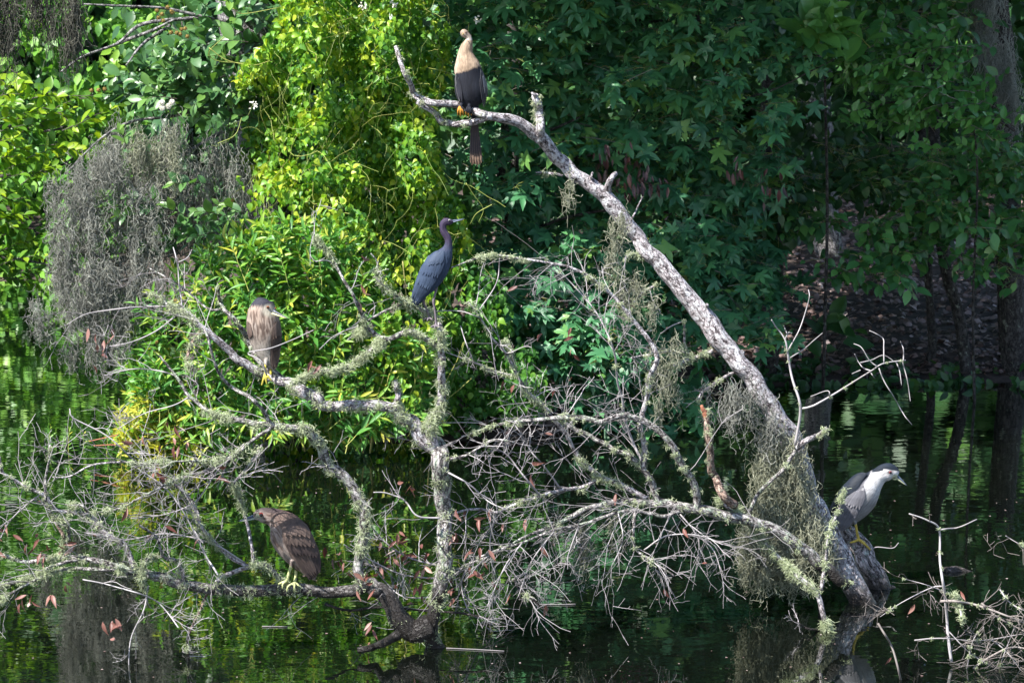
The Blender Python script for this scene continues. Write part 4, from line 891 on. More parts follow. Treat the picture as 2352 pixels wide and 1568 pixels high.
# ------------------------------------------------------------------ the shaded right bank
sg = thing('sweetgum_tree', tuple(P(1160, 1000, 21.4)), 'tree of dark green star-shaped leaves filling the upper centre and right', 'tree')
def star_sprays(root, poly, n, Y, th, size, v0, singles, seed, nl=8, gap=.35, tiltup=.75, shape='star', mat='gum', face=.5, dirx=0.0, scale=110):
    q = sample_poly(poly, n, gap, scale, seed); y = Y + th * rng.random(n) ** 1.3 + (vnoise(np.stack([q[:, 0] / 90, q[:, 1] / 90, np.full(n, seed)], -1)) - .5) * th
    c = P(q[:, 0], q[:, 1], y); c[:, 2] = np.maximum(c[:, 2], .1)
    az = rng.random(n) * 6.28; d = unit(np.stack([np.cos(az) + dirx, np.sin(az) * .8 - .35, rng.normal(-.05, .15, n)], -1)); L = rng.uniform(.25, .5, n)
    s = np.linspace(0, 1, 6); Pts = c[:, None, :] + d[:, None, :] * (L[:, None] * (s - .6)[None])[..., None]; Pts[:, :, 2] -= .12 * L[:, None] * (s ** 2)[None]
    V, T, v = thin_tubes(Pts, np.full((n, 1), .0032) * np.linspace(1.2, .6, 6)[None]); mobj('twigs', V, T, M['twig_brown'], root, {'v': v}, 'stuff')
    pos, base = [], []
    for j in range(nl):
        x = (.15 + .85 * j / (nl - 1)) * 5; i = min(int(x), 4); b_ = Pts[:, i] * (1 - (x - i)) + Pts[:, i + 1] * (x - i)
        base.append(b_); pos.append(b_ + rnd(n, .055) * [1, 1, .5] + [0, -.02, -.01])
    pos = np.concatenate(pos); base = np.concatenate(base); m = len(pos)
    t = (pos - base) * 9 + rnd(m, .5) + [0, -.35, -.25]; nn = np.array([0, -face, tiltup]) + rnd(m, .34)
    V, T, v = thin_tubes(np.stack([base, (base + pos) * .5 + [0, 0, .012], pos], 1), np.full((m, 3), .0015)); mobj('petioles', V, T, M['stem_green'], root, {'v': v}, 'stuff')
    plant_leaves(root, shape, pos, t, nn, size * rng.uniform(.45, 1.25, m), v0 + rng.normal(0, .3, m), M[mat], singles)
star_sprays(sg, [(990, -80), (1820, -80), (1900, 60), (1880, 160), (1760, 280), (1640, 330), (1500, 330), (1300, 330), (1120, 330), (1050, 200)], 310, 20.6, 1.0, .165, .60, 180, 21.0, face=.75)
star_sprays(sg, [(1050, 330), (1640, 330), (1760, 280), (1780, 400), (1700, 520), (1660, 660), (1500, 640), (1250, 620), (1080, 560)], 220, 20.9, 1.1, .165, .45, 70, 22.0, face=.75)
star_sprays(sg, [(1090, 560), (1660, 640), (1640, 720), (1600, 820), (1640, 900), (1560, 965), (1360, 950), (1260, 860), (1160, 700)], 180, 20.7, .9, .165, .45, 50, 23.0, face=.75)
def shade_crown(root, lo, hi, n, size):
    # unseen leaf mass added above the frame to shade the leaves below
    q = rng.random((n, 3)) * (np.array(hi) - lo) + lo; w = vnoise(q * 1.4 + 3); q = q[w > .30]; n = len(q)
    acc = Acc(); tm = SHAPE['star']; R = orient(rnd(n) + [0, 0, -.3], rnd(n, .45) + [0, 0, 1]); sz = size * rng.uniform(.6, 1.3, n); vi = rng.integers(0, 16, n)
    for g in range(16):
        ix = np.where(vi == g)[0]; V, T, vv = tm[g]; W = np.einsum('nij,vj->nvi', R[ix] * sz[ix, None, None], V) + q[ix, None]
        acc.add(W.reshape(-1, 3), (T[None] + (np.arange(len(ix)) * len(V))[:, None, None]).reshape(-1, 3), v=np.repeat(rng.random(len(ix)) * .8, len(V)))
    acc.build('shade_crown', M['gum'], root, 'stuff')
shade_crown(sg, (-1.3, 18.3, 4.15), (3.2, 21.4, 5.1), 4200, .19)
star_sprays(sg, [(1600, 560), (1720, 520), (1800, 560), (1800, 660), (1740, 740), (1640, 760), (1600, 660)], 46, 21.2, .8, .15, .42, 0, 25.0, gap=.2, face=.75)
star_sprays(sg, [(1690, 735), (1820, 720), (1830, 760), (1740, 800)], 7, 20.6, .2, .15, .6, 0, 24.0, gap=0)
for a, Ys, r in (([(1155, 1000), (1150, 700), (1165, 500), (1150, 390), (1160, 300), (1150, 120), (1160, -80)], (21.4, 21.4), .05), ([(1160, 330), (1200, 310), (1260, 300), (1330, 270)], (21.4, 21.0), .02), ([(1160, 420), (1250, 380), (1400, 350), (1560, 340), (1700, 300)], (21.5, 20.9), .02),
                 ([(1700, 230), (1780, 205), (1860, 165), (1920, 135)], (20.6, 20.5), .008), ([(1600, 30), (1620, 90), (1660, 150), (1665, 220)], (21, 21), .015), ([(1700, 140), (1690, 90), (1690, 40)], (21, 21), .01), ([(1150, 560), (1300, 500), (1450, 480), (1600, 500)], (21.5, 21.2), .016), ([(1400, 20), (1480, 50), (1560, 40)], (21.6, 21.6), .02),
                 ([(1670, 690), (1640, 640), (1740, 755)], (20.8, 20.6), .005)):
    limb(sg, a, Ys, r, r * .5)
q = np.concatenate([rng.normal(c, s, (n_, 2)) for c, s, n_ in (((1385, 370), (14, 24), 14), ((1395, 410), (16, 10), 10), ((1450, 420), (16, 20), 16), ((1475, 395), (8, 16), 8), ((1505, 410), (14, 12), 12), ((1690, 400), (14, 26), 9), ((1760, 420), (16, 26), 9), ((1430, 350), (20, 20), 6))])
n = len(q); plant_leaves(sg, 'dead', P(q[:, 0], q[:, 1], 20.45 + .2 * rng.random(n)), np.array([0, 0, -1.]) + rnd(n, .3), np.array([0, -1., .2]) + rnd(n, .5), rng.uniform(.06, .12, n), rng.random(n) * .65, M['darkleaf'], 300, 'withered_leaf')

ov = thing('oval_leaved_sapling', tuple(P(2250, 1000, 21.2)), 'sapling with arching sprays of light green oval leaves at the upper right', 'tree')
q = sample_poly([(1880, 130), (2000, 90), (2090, 70), (2200, 150), (2255, 210), (2270, 280), (2200, 330), (2090, 330), (1980, 300), (1900, 260)], 105, .3, 80, 31.0)
tips = P(q[:, 0], q[:, 1], 20.5 + .6 * rng.random(len(q))); d = np.stack([rng.normal(-.8, .5, len(q)), rng.normal(-.4, .3, len(q)), rng.normal(-.1, .3, len(q))], -1)
shoots(ov, tips, d, rng.uniform(.3, .5, len(q)), 12, 'oval', .105, M['sapling'], .62, M['twig_brown'], ang=1.1, singles=260, stem_r=.0035, droop=.4, face=.3)
for a in ([(2330, 300), (2220, 220), (2190, 150), (2130, 100), (2060, 60)], [(2250, 260), (2150, 240), (2050, 235), (1960, 260)], [(2240, 1000), (2235, 700), (2245, 420), (2235, 260)]): limb(ov, a, (22.3, 21.0) if a[0][1] > 900 else (21.2, 20.8), .014, .006)
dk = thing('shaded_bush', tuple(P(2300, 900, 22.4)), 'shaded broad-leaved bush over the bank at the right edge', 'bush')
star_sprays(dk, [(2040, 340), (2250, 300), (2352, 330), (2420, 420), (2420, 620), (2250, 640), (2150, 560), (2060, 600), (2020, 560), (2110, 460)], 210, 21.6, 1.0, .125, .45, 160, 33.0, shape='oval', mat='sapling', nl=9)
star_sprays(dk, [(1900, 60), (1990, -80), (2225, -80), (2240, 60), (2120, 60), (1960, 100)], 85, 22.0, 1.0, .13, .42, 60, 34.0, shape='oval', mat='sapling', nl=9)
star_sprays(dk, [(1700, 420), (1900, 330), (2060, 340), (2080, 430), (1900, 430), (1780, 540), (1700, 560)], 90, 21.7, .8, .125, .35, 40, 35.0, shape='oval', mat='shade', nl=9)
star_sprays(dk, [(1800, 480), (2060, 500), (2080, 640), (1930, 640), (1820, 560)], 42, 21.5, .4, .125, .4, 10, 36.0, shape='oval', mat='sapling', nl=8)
lg_ = thing('large_leaved_shoot', tuple(P(1890, 900, 21.8)), 'shoot of large bright green drooping leaves at the top right of centre', 'bush')
q = np.array([(1865, 30), (1900, 45), (1930, 60), (1885, 70), (1915, 20), (1850, 60), (1950, 75)], float); tips = P(q[:, 0], q[:, 1], 20.3 + .2 * rng.random(len(q)))
shoots(lg_, tips, np.stack([rng.normal(0, .5, len(q)), np.full(len(q), -.4), np.full(len(q), .5)], -1), np.full(len(q), .25), 8, 'ovate', .24, M['sapling'], .8, M['stem_green'], ang=1.3, singles=60, stem_r=.005, vtip=.1)
limb(lg_, [(1890, 900), (1900, 500), (1895, 200), (1895, 60)], (21.8, 20.5), .015, .008)
q = np.array([(1925, 720), (1960, 760), (1900, 740)], float); tips = P(q[:, 0], q[:, 1], 22.5)
bl = thing('bank_seedling', tuple(P(1930, 870, 23.2)), 'few large dark leaves on a seedling by the litter-covered bank', 'plant'); shoots(bl, tips, np.array([[.3, -.3, .5]] * 3), np.full(3, .3), 4, 'ovate', .26, M['shade'], .5, M['twig_dark'], ang=1.2, singles=12)

# ---- trees standing in the shade, with unseen crowns placed to shade the bank
def forest_tree(label, pts, Y, r0, r1, crown, n, lsize=.21, bark='bark_forest', moss_at=None):
    foot = P(*pts[0], Y); foot[2] = ground_z(foot[0:1], foot[1:2])[0] - .05
    t = thing('forest_tree', tuple(foot), label, 'tree', 'trees standing on the far bank')
    pp = P(*np.array(pts, float).T, Y); pp[0] = foot
    top = pp[-1]; cx, cy_, cz, rx, ry, rz = crown
    pp = np.vstack([pp, (top + [cx, cy_, cz]) / 2 + [0, 0, .4], [cx, cy_, cz]])
    p = spline(pp, 12); V, T, bk = tube(p, np.linspace(r0, r1, len(p)), 14, .12, 18); mobj('trunk', V, T, M[bark], t, {'bk': bk})
    k = 9; dr = unit(rnd(k)) * [1, 1, .35]; e = np.array([cx, cy_, cz]) + dr * [rx, ry, rz] * .85; s0 = p[-rng.integers(3, 22, k)]
    for i in range(k):
        V, T, bk = tube(spline(np.array([s0[i], (s0[i] + e[i]) / 2 + [0, 0, .35], e[i]]), 5), np.linspace(r1 * .8, .02, 11), 7); mobj('limb', V, T, M[bark], t, {'bk': bk})
    cl = 46; cc = unit(rnd(cl)) * (rng.random((cl, 1)) ** .4) * [rx, ry, rz] + [cx, cy_, cz]
    q = cc[rng.integers(0, cl, n)] + rnd(n) * np.array([rx, ry, rz]) * .17
    acc = Acc(); tm = SHAPE['spray']; R = orient(rnd(n) + [0, 0, -.3], rnd(n, .5) + [0, 0, 1]); sz = lsize * rng.uniform(.6, 1.3, n); vi = rng.integers(0, 16, n)
    for g in range(16):
        ix = np.where(vi == g)[0]; V, T, vv = tm[g]; W = np.einsum('nij,vj->nvi', R[ix] * sz[ix, None, None], V) + q[ix, None]
        acc.add(W.reshape(-1, 3), (T[None] + (np.arange(len(ix)) * len(V))[:, None, None]).reshape(-1, 3), v=np.repeat(rng.random(len(ix)), len(V)))
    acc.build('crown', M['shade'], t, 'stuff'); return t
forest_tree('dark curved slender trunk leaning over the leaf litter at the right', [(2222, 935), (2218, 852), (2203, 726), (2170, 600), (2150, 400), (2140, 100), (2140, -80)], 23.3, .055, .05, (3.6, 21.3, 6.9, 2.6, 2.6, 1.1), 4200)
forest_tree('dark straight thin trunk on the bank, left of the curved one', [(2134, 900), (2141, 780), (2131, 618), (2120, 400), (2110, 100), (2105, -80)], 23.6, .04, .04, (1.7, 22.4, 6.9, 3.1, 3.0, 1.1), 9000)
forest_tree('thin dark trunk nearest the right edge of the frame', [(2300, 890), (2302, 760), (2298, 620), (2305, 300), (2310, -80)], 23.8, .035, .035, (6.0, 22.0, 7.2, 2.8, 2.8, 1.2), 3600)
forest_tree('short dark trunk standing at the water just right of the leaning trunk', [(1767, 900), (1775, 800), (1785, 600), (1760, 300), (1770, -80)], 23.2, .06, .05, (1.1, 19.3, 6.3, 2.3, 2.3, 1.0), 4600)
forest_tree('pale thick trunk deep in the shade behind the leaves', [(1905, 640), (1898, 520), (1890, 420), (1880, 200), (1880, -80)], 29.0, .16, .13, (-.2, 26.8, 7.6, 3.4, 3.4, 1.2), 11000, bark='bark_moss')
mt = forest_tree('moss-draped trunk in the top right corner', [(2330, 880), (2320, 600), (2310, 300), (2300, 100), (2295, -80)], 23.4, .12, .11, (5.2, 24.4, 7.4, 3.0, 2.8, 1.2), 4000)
moss('hanging_moss', 'long pale moss hank down the trunk in the top right corner', [([(2240, -60), (2290, -60), (2285, 120), (2255, 100)], 300, .5, 22.7, .12), ([(2270, 80), (2330, 60), (2335, 240), (2285, 220)], 260, .45, 22.8, .12)], 'moss', r=.0032, curl=.5)
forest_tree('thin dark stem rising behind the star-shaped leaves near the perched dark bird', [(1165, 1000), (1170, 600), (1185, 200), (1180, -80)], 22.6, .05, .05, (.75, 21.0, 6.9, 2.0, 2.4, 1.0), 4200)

# ---- woods behind
def wood_mass(name, label, poly, n, Y, th, size, mat, v0, gap=.3, scale=120., zmin=0, seed=41.0):
    q = sample_poly(poly, n, gap, scale, seed); y = Y + th * rng.random(n)
    pos = P(q[:, 0], q[:, 1], y); g = ground_z(pos[:, 0], pos[:, 1]); pos[:, 2] = np.maximum(pos[:, 2], np.maximum(g, 0) + .05)
    acc = Acc(); tm = SHAPE['oval' if n < 14000 else 'spray']; R = orient(rnd(n, .6) + [0, -.2, -.5], rnd(n, .5) + [0, -.6, .7]); sz = size * rng.uniform(.6, 1.3, n); vi = rng.integers(0, 16, n)
    vvv = np.clip(v0 + rng.normal(0, .22, n) + (vnoise(np.stack([q[:, 0] / 50, q[:, 1] / 50, np.full(n, 2.)], -1)) - .5) * .5, 0, 1)
    for g_ in range(16):
        ix = np.where(vi == g_)[0]; V, T, vv = tm[g_]; W = np.einsum('nij,vj->nvi', R[ix] * sz[ix, None, None], V) + pos[ix, None]
        acc.add(W.reshape(-1, 3), (T[None] + (np.arange(len(ix)) * len(V))[:, None, None]).reshape(-1, 3), v=np.repeat(vvv[ix], len(V)))
    o = acc.build(name, mat); o['kind'] = 'stuff'; o['label'] = label; return o
wood_mass('sunlit_thicket', 'blurred sunlit green thicket across the water at the left', [(-800, -150), (420, -150), (420, 300), (330, 520), (160, 690), (-800, 690)], 13800, 30.2, 2.2, .15, M['far'], .5, gap=.4, scale=70)
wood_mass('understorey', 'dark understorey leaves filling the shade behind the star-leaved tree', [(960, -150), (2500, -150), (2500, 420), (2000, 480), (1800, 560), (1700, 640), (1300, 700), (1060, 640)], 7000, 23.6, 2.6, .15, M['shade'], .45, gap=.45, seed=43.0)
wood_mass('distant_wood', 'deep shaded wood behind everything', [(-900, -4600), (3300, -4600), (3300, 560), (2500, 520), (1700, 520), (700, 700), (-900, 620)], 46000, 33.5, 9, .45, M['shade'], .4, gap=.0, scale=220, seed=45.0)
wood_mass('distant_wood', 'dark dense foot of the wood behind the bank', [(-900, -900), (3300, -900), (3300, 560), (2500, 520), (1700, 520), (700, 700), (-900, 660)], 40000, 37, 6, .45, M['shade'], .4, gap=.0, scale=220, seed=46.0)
wood_mass('bank_undergrowth', 'low dark plants along the shaded waterline at the right', [(1640, 820), (1800, 870), (2050, 880), (2400, 850), (2400, 925), (2000, 935), (1640, 950)], 420, 22.9, .6, .12, M['shade'], .5, gap=.5, scale=60, seed=51.0)
wood_mass('bank_thicket', 'dense leaves behind the vine and the hanging moss', [(250, -150), (1050, -150), (1100, 500), (1050, 980), (560, 1020), (480, 640), (420, 480), (300, 300)], 5200, 21.2, 1.6, .12, M['button'], .3, gap=.3, seed=47.0)

# leaf litter on the bank
n = 15000; x = rng.uniform(-.5, 9, n); y = shore(x) + rng.random(n) ** 1.3 * 11 + .05; z = ground_z(x, y) + .012 + .03 * rng.random(n)
acc = Acc(); tm = SHAPE['litter']; R = orient(rnd(n) * [1, 1, .25], rnd(n, .35) + [0, -.15, 1]); sz = rng.uniform(.045, .10, n); vi = rng.integers(0, 16, n); vv_ = rng.beta(1.5, 1.7, n)
for g_ in range(16):
    ix = np.where(vi == g_)[0]; V, T, vv = tm[g_]; W = np.einsum('nij,vj->nvi', R[ix] * sz[ix, None, None], V) + np.stack([x, y, z], -1)[ix, None]
    acc.add(W.reshape(-1, 3), (T[None] + (np.arange(len(ix)) * len(V))[:, None, None]).reshape(-1, 3), v=np.repeat(vv_[ix], len(V)))
o = acc.build('leaf_litter', M['litter']); o['kind'] = 'stuff'; o['label'] = 'brown leaf litter covering the shaded bank at the right'

# specks of pollen and bark on the water
n = 240; u = rng.uniform(0, 2352, n); v = rng.uniform(1080, 1560, n); p = np.stack([P(a, b, water_Y(a, b)) for a, b in zip(u, v)]) + [0, 0, .003]
ok = p[:, 1] < shore(p[:, 0]) - .2; p = p[ok]; n = len(p); r_ = rng.uniform(.003, .009, n); a_ = rng.random((n, 5)) * .5 + np.linspace(0, 6.28, 5, endpoint=False)
W = p[:, None] + np.stack([np.cos(a_) * r_[:, None], np.sin(a_) * r_[:, None], 0 * a_], -1)
o = mobj('water_specks', W.reshape(-1, 3), (np.array([(0, 1, 2), (0, 2, 3), (0, 3, 4)])[None] + np.arange(n)[:, None, None] * 5).reshape(-1, 3), M['litter'], None, {'v': np.repeat(rng.uniform(.5, 1, n), 5)}); o['kind'] = 'stuff'; o['label'] = 'tiny pale specks floating on the pond'

# ------------------------------------------------------------------ birds
M['plumage'] = plumage_mat('plumage'); M['feather'] = plumage_mat('flight_feather', .6, .25)
M['pupil'] = plain_mat('pupil', (.005, .005, .005), (.008, .008, .008), rough=.1, spec=.6)
def solid(name, c, rough=.45): return plain_mat(name, tuple(x * .82 for x in c), c, rough=rough, scale=90)

class Bird:
    def __init__(s, name, label, cat, frame, secs, Y, depth=.8, foot=None):
        s.u0, s.v0, s.k = frame; s.Y = Y
        s.root = thing(name, tuple(s.w(*foot)), label, cat, 'night herons' if name == 'night_heron' else None)
        a = spline(np.array([(x[0], x[1], x[2], x[3] if len(x) > 3 else depth) for x in secs], float), 8)
        s.sp = a; n = len(a)
        t = np.gradient(a[:, :2], axis=0); t /= np.linalg.norm(t, axis=1, keepdims=True); s.t = t
        s.nrm = np.stack([-t[:, 1], t[:, 0]], -1)                     # in the bird's side plane
        s.len = np.concatenate([[0], np.cumsum(np.hypot(*np.diff(a[:, :2], axis=0).T))])
        s.m = s.k * px(Y)                                             # metres per drawing unit
        s.legs = []
    def w(s, x, y, d=0.0):
        x = np.asarray(x, float)
        return P(s.u0 + x * s.k, s.v0 + np.asarray(y, float) * s.k, s.Y + np.asarray(d, float))
    def ring_mesh(s, sides=36):
        a = s.sp; th = np.linspace(0, 2 * np.pi, sides, endpoint=False); n = len(a)
        c, sn = np.cos(th), np.sin(th)
        x = a[:, 0, None] + s.nrm[:, 0, None] * a[:, 2, None] * c; y = a[:, 1, None] + s.nrm[:, 1, None] * a[:, 2, None] * c
        d = a[:, 2, None] * a[:, 3, None] * sn * s.m
        V = s.w(x, y, d).reshape(-1, 3)
        V = np.vstack([V, s.w(a[0, 0], a[0, 1], 0), s.w(a[-1, 0], a[-1, 1], 0)])
        i = np.arange(n - 1)[:, None] * sides; j = np.arange(sides)[None]; jn = (j + 1) % sides
        q = [i + j, i + jn, i + sides + jn, i + sides + j]
        T = np.concatenate([np.stack([q[0], q[1], q[2]], -1).reshape(-1, 3), np.stack([q[0], q[2], q[3]], -1).reshape(-1, 3)])
        j = np.arange(sides); jn = (j + 1) % sides; e = (n - 1) * sides
        return V, np.concatenate([T, np.stack([jn, j, np.full(sides, n * sides)], -1), np.stack([e + j, e + jn, np.full(sides, n * sides + 1)], -1)])
    def near(s, x, y):
        d = (s.sp[None, :, 0] - np.asarray(x)[:, None]) ** 2 + (s.sp[None, :, 1] - np.asarray(y)[:, None]) ** 2
        # prefer the thick part of the body that really covers the place
        i = (d / (s.sp[None, :, 2] + 6) ** 2).argmin(1)
        off = (np.asarray(x) - s.sp[i, 0]) * s.nrm[i, 0] + (np.asarray(y) - s.sp[i, 1]) * s.nrm[i, 1]
        return i, off
    def surf(s, x, y, lift=0.0, side=-1):
        x = np.atleast_1d(np.asarray(x, float)); y = np.atleast_1d(np.asarray(y, float)); i, off = s.near(x, y)
        r = s.sp[i, 2]; d = r * s.sp[i, 3] * np.sqrt(np.maximum(1 - (off / r) ** 2, 0.0)) * s.m
        return s.w(x, y, side * (d + lift))
    def build(s, colour, legc, voxel=.0038):
        acc = Acc(); V, T = s.ring_mesh(); acc.add(V, T)
        for pl in s.legs:                                            # legs and toes: (x, y, d, r in metres)
            q = spline(np.array(pl, float), 5); p = s.w(q[:, 0], q[:, 1], q[:, 2]); V, T, _ = tube(p, q[:, 3], 10); acc.add(V, T)
        o = mobj('body', np.concatenate(acc.V), np.concatenate(acc.T), M['plumage'])
        md = o.modifiers.new('fuse', 'REMESH'); md.mode = 'VOXEL'; md.voxel_size = voxel; md.use_smooth_shade = True
        dg = bpy.context.evaluated_depsgraph_get(); me = bpy.data.meshes.new_from_object(o.evaluated_get(dg))
        bpy.data.objects.remove(o)
        n = len(me.vertices); co = np.zeros(n * 3, np.float32); me.vertices.foreach_get('co', co); co = co.reshape(-1, 3)
        f = np.zeros(len(me.polygons) * 4, np.int32); me.loops.foreach_get('vertex_index', f); T = f.reshape(-1, 4)
        return s.finish(co.astype(float), T, colour, legc)
    def plane(s, co):
        """a point's place in the bird's drawing plane, and its depth"""
        rel = co - np.array([0, 0, CAM_H]); yc = rel[:, 1] * _cp - rel[:, 2] * _sp; zc = rel[:, 1] * _sp + rel[:, 2] * _cp
        u = 1176 + FPX * rel[:, 0] / yc; v = 784 - FPX * zc / yc
        return (u - s.u0) / s.k, (v - s.v0) / s.k, co[:, 1] - s.Y
    def finish(s, co, T, colour, legc):
        x, y, d = s.plane(co); i, off = s.near(x, y)
        nz = vnoise(np.stack([off * .06, s.len[i] * .012, d * 60], -1)); n2 = vnoise(np.stack([off * .016, s.len[i] * .010, d * 20 + 7], -1))
        col = colour(x, y, d / s.m, off / s.sp[i, 2], s.len[i] / s.len[-1], nz, n2)
        dist = np.full(len(co), 9.0)
        for pl in s.legs:
            q = spline(np.array(pl, float), 8); p = s.w(q[:, 0], q[:, 1], q[:, 2])
            dist = np.minimum(dist, (np.linalg.norm(co[:, None] - p[None], axis=2) - q[None, :, 3]).min(1))
        g = np.clip((.006 - dist) / .004, 0, 1)[:, None] * (np.abs(off / s.sp[i, 2]) > .0)[:, None]
        body_d = np.hypot(x - s.sp[i, 0], y - s.sp[i, 1]) / s.sp[i, 2]
        g = g * (body_d > .97)[:, None]
        col = col * (1 - g) + np.asarray(legc)[None] * g
        bk = np.stack([off * s.m, d, s.len[i] * s.m], -1)
        return mobj('body', co, T, M['plumage'], s.root, {'col': np.column_stack([np.clip(col, 0, 1), np.ones(len(co))]), 'bk': bk})
    def feather(s, parent, a, b, w, c0, c1, lift=.006, side=-1, edge=None):
        """one feather lying on the body from place a to place b"""
        k = 7; f = np.linspace(0, 1, k); x = a[0] + (b[0] - a[0]) * f; y = a[1] + (b[1] - a[1]) * f
        L = math.hypot(b[0] - a[0], b[1] - a[1]); q = np.array([-(b[1] - a[1]), b[0] - a[0]]) / L
        prof = np.array([.35, .8, 1, 1, .92, .62, .05]) * w * .5; V = []
        for sgn in (-1, 0, 1):
            for i in range(k):
                V.append(s.surf(x[i] + q[0] * prof[i] * sgn, y[i] + q[1] * prof[i] * sgn, lift * (.35 + .65 * f[i]) + (.0018 if sgn == 0 else 0), side)[0])
        V = np.array(V); T = []
        for r in range(2):
            for i in range(k - 1):
                p = r * k + i; T += [(p, p + 1, p + k + 1), (p, p + k + 1, p + k)]
        n1 = len(V); T = np.array(T)
        V2 = V + np.array([0, .0022 * -side, 0]); T2 = T[:, ::-1] + n1                    # its underside
        V = np.vstack([V, V2]); T = np.vstack([T, T2])
        g = np.tile(f, 6)[:, None]; col = np.asarray(c0) * (1 - g) + np.asarray(c1) * g
        sg_ = np.repeat([1, 0, 1, 1, 0, 1], k)[:, None]
        if edge is not None: col = col * (1 - .8 * sg_) + np.asarray(edge) * .8 * sg_
        bk = np.stack([np.repeat([-1, 0, 1, -1, 0, 1], k) * .01, np.zeros(len(V)), np.tile(f, 6) * L * s.m], -1)
        return mobj('feather', V, T, M['feather'], parent, {'col': np.column_stack([col, np.ones(len(V))]), 'bk': bk})
    def wing(s, outline, rows, side=-1, base=(.1, .1, .1)):
        """a wing shell over the body with rows of feathers: (root a, root b, tip a, tip b, n, width, c0, c1, lift, edge)"""
        cx = np.mean(outline, 0); o = spline(np.array(list(outline) + [outline[0]], float), 6)[:-1]; V = [s.surf(*cx, .004, side)[0]]; n = len(o); T = []
        for rr in (.5, 1.0):
            pts = cx + (o - cx) * rr; V += list(s.surf(pts[:, 0], pts[:, 1], .004 if rr < 1 else .0005, side))
        for j in range(n):
            jn = (j + 1) % n; T += [(0, 1 + j, 1 + jn), (1 + j, 1 + n + j, 1 + n + jn), (1 + j, 1 + n + jn, 1 + jn)]
        V = np.array(V); col = np.tile([*base, 1.0], (len(V), 1))
        w = mobj('wing', V, np.array(T), M['feather'], s.root, {'col': col, 'bk': V * 1.0})
        for ra, rb, ta, tb, cnt, wd, c0, c1, lift, edge in rows:
            for i in range(cnt):
                f = i / max(cnt - 1, 1); jit = rng.normal(0, wd * .08, 2); sh = rng.uniform(.85, 1.15)
                s.feather(w, np.array(ra) * (1 - f) + np.array(rb) * f + jit, np.array(ta) * (1 - f) + np.array(tb) * f + jit, wd, np.array(c0) * sh, np.array(c1) * sh, lift + .0005 * (i % 3), side, edge)
        return w
    def bill(s, base, tip, h, cu, cl, split=.55, dz=0.0, dz1=0.0, curve=.0):
        for nm, c, lo, hi in (('upper_bill', cu, 0, split), ('lower_bill', cl, split, 1)):
            k = 9; f = np.linspace(0, 1, k); hh = h * (1 - f) ** .8 + .8
            q = np.array([-(tip[1] - base[1]), tip[0] - base[0]]); q = q / np.hypot(*q); q = q if q[1] > 0 else -q
            off = (-.5 + (lo + hi) / 2) * hh + curve * h * np.sin(f * np.pi) * -1
            x = base[0] + (tip[0] - base[0]) * f + q[0] * off; y = base[1] + (tip[1] - base[1]) * f + q[1] * off
            if nm == 'lower_bill': x = x[:-1]; y = y[:-1]; f = f[:-1]; hh = hh[:-1]
            p = s.w(x, y, dz + (dz1 - dz) * f); V, T, bk = tube(p, hh * (hi - lo) * .52 * s.m, 10)
            mobj(nm, V, T, c, s.root, {'bk': bk})
    def eye(s, x, y, r, iris, dz=None, side=-1, push=.3):
        c = s.surf(x, y, 0, side)[0] if dz is None else s.w(x, y, dz); R = r * s.m
        def ball(name, c, R, mat, par):
            a = np.linspace(0, np.pi, 9); p = c + np.stack([0 * a, -np.cos(a) * R, 0 * a], -1); V, T, bk = tube(p, np.maximum(np.sin(a) * R, 1e-4), 14, caps=False); return mobj(name, V, T, mat, par, {'bk': bk})
        e = ball('eye', c + [0, -side * R * .35, 0], R, iris, s.root)
        ball('pupil', c + [0, side * R * .42, 0], R * .70, M['pupil'], e)
def mixc(m, a, b): m = np.clip(m, 0, 1)[:, None]; return np.asarray(a) * (1 - m) + np.asarray(b) * m
def step(x, a, b): return np.clip((x - a) / (b - a), 0, 1)

# ---- black bird with buff neck on the top fork
yb_ = RT.Yat(1060, 248)
B = Bird('anhinga', 'black bird with buff neck and long tail on the top fork of the leaning trunk', 'bird', (978.5, 47.0, .222),
         [(392, 92, 12, .9), (393, 112, 37, .95), (400, 138, 43, .95), (424, 158, 35, .95), (444, 184, 30, .95), (442, 218, 42, .9), (424, 268, 60, .9), (409, 330, 76, .85), (414, 400, 104, .85), (426, 470, 134, .8), (440, 550, 145, .78), (454, 640, 160, .75), (466, 740, 166, .75), (472, 820, 142, .75), (474, 872, 100, .75), (484, 908, 52, .8), (490, 930, 14, .8)], yb_ - .02, foot=(420, 930))
def c_anh(x, y, d, o, s, nz, n2):
    buff = mixc(nz * 1.1 - .1, (.36, .26, .18), (.20, .14, .095)); pale = step(430 - x, 60, 130)[:, None]
    buff = buff * (1 - pale * .6) + np.array([.52, .41, .32]) * pale * .6  # lit left edge of the neck painted into the plumage as a paler tone
    head = mixc(step(y, 130, 210), (.36, .29, .24), (1, 1, 1)) ; buff = np.where((y < 205)[:, None], buff * .55 + head * .45 * np.array([.5, .5, .5]), buff)
    edge = 548 - .30 * (x - 320) + (nz - .5) * 26
    black = mixc(n2 * .8, (.007, .0075, .012), (.017, .019, .027))
    return mixc(step(y - edge, -12, 14), buff, black)
for sgn, xx in ((-1, 362), (1, 446)):
    B.legs.append([(xx + 20, 850, -.02, .012), (xx, 885, -.045, .009), (xx - 5, 905, -.05, .008)])
    for j, (dx, dy) in enumerate(((-26, 62), (0, 74), (26, 60))): B.legs.append([(xx - 5, 895, -.045, .007), (xx - 5 + dx * .6, 902, -.068, .006), (xx - 5 + dx, 905 + dy * .6, -.074, .0055), (xx - 5 + dx * 1.05, 905 + dy * 1.3, -.058, .0040)])
B.build(c_anh, (.46, .21, .035))
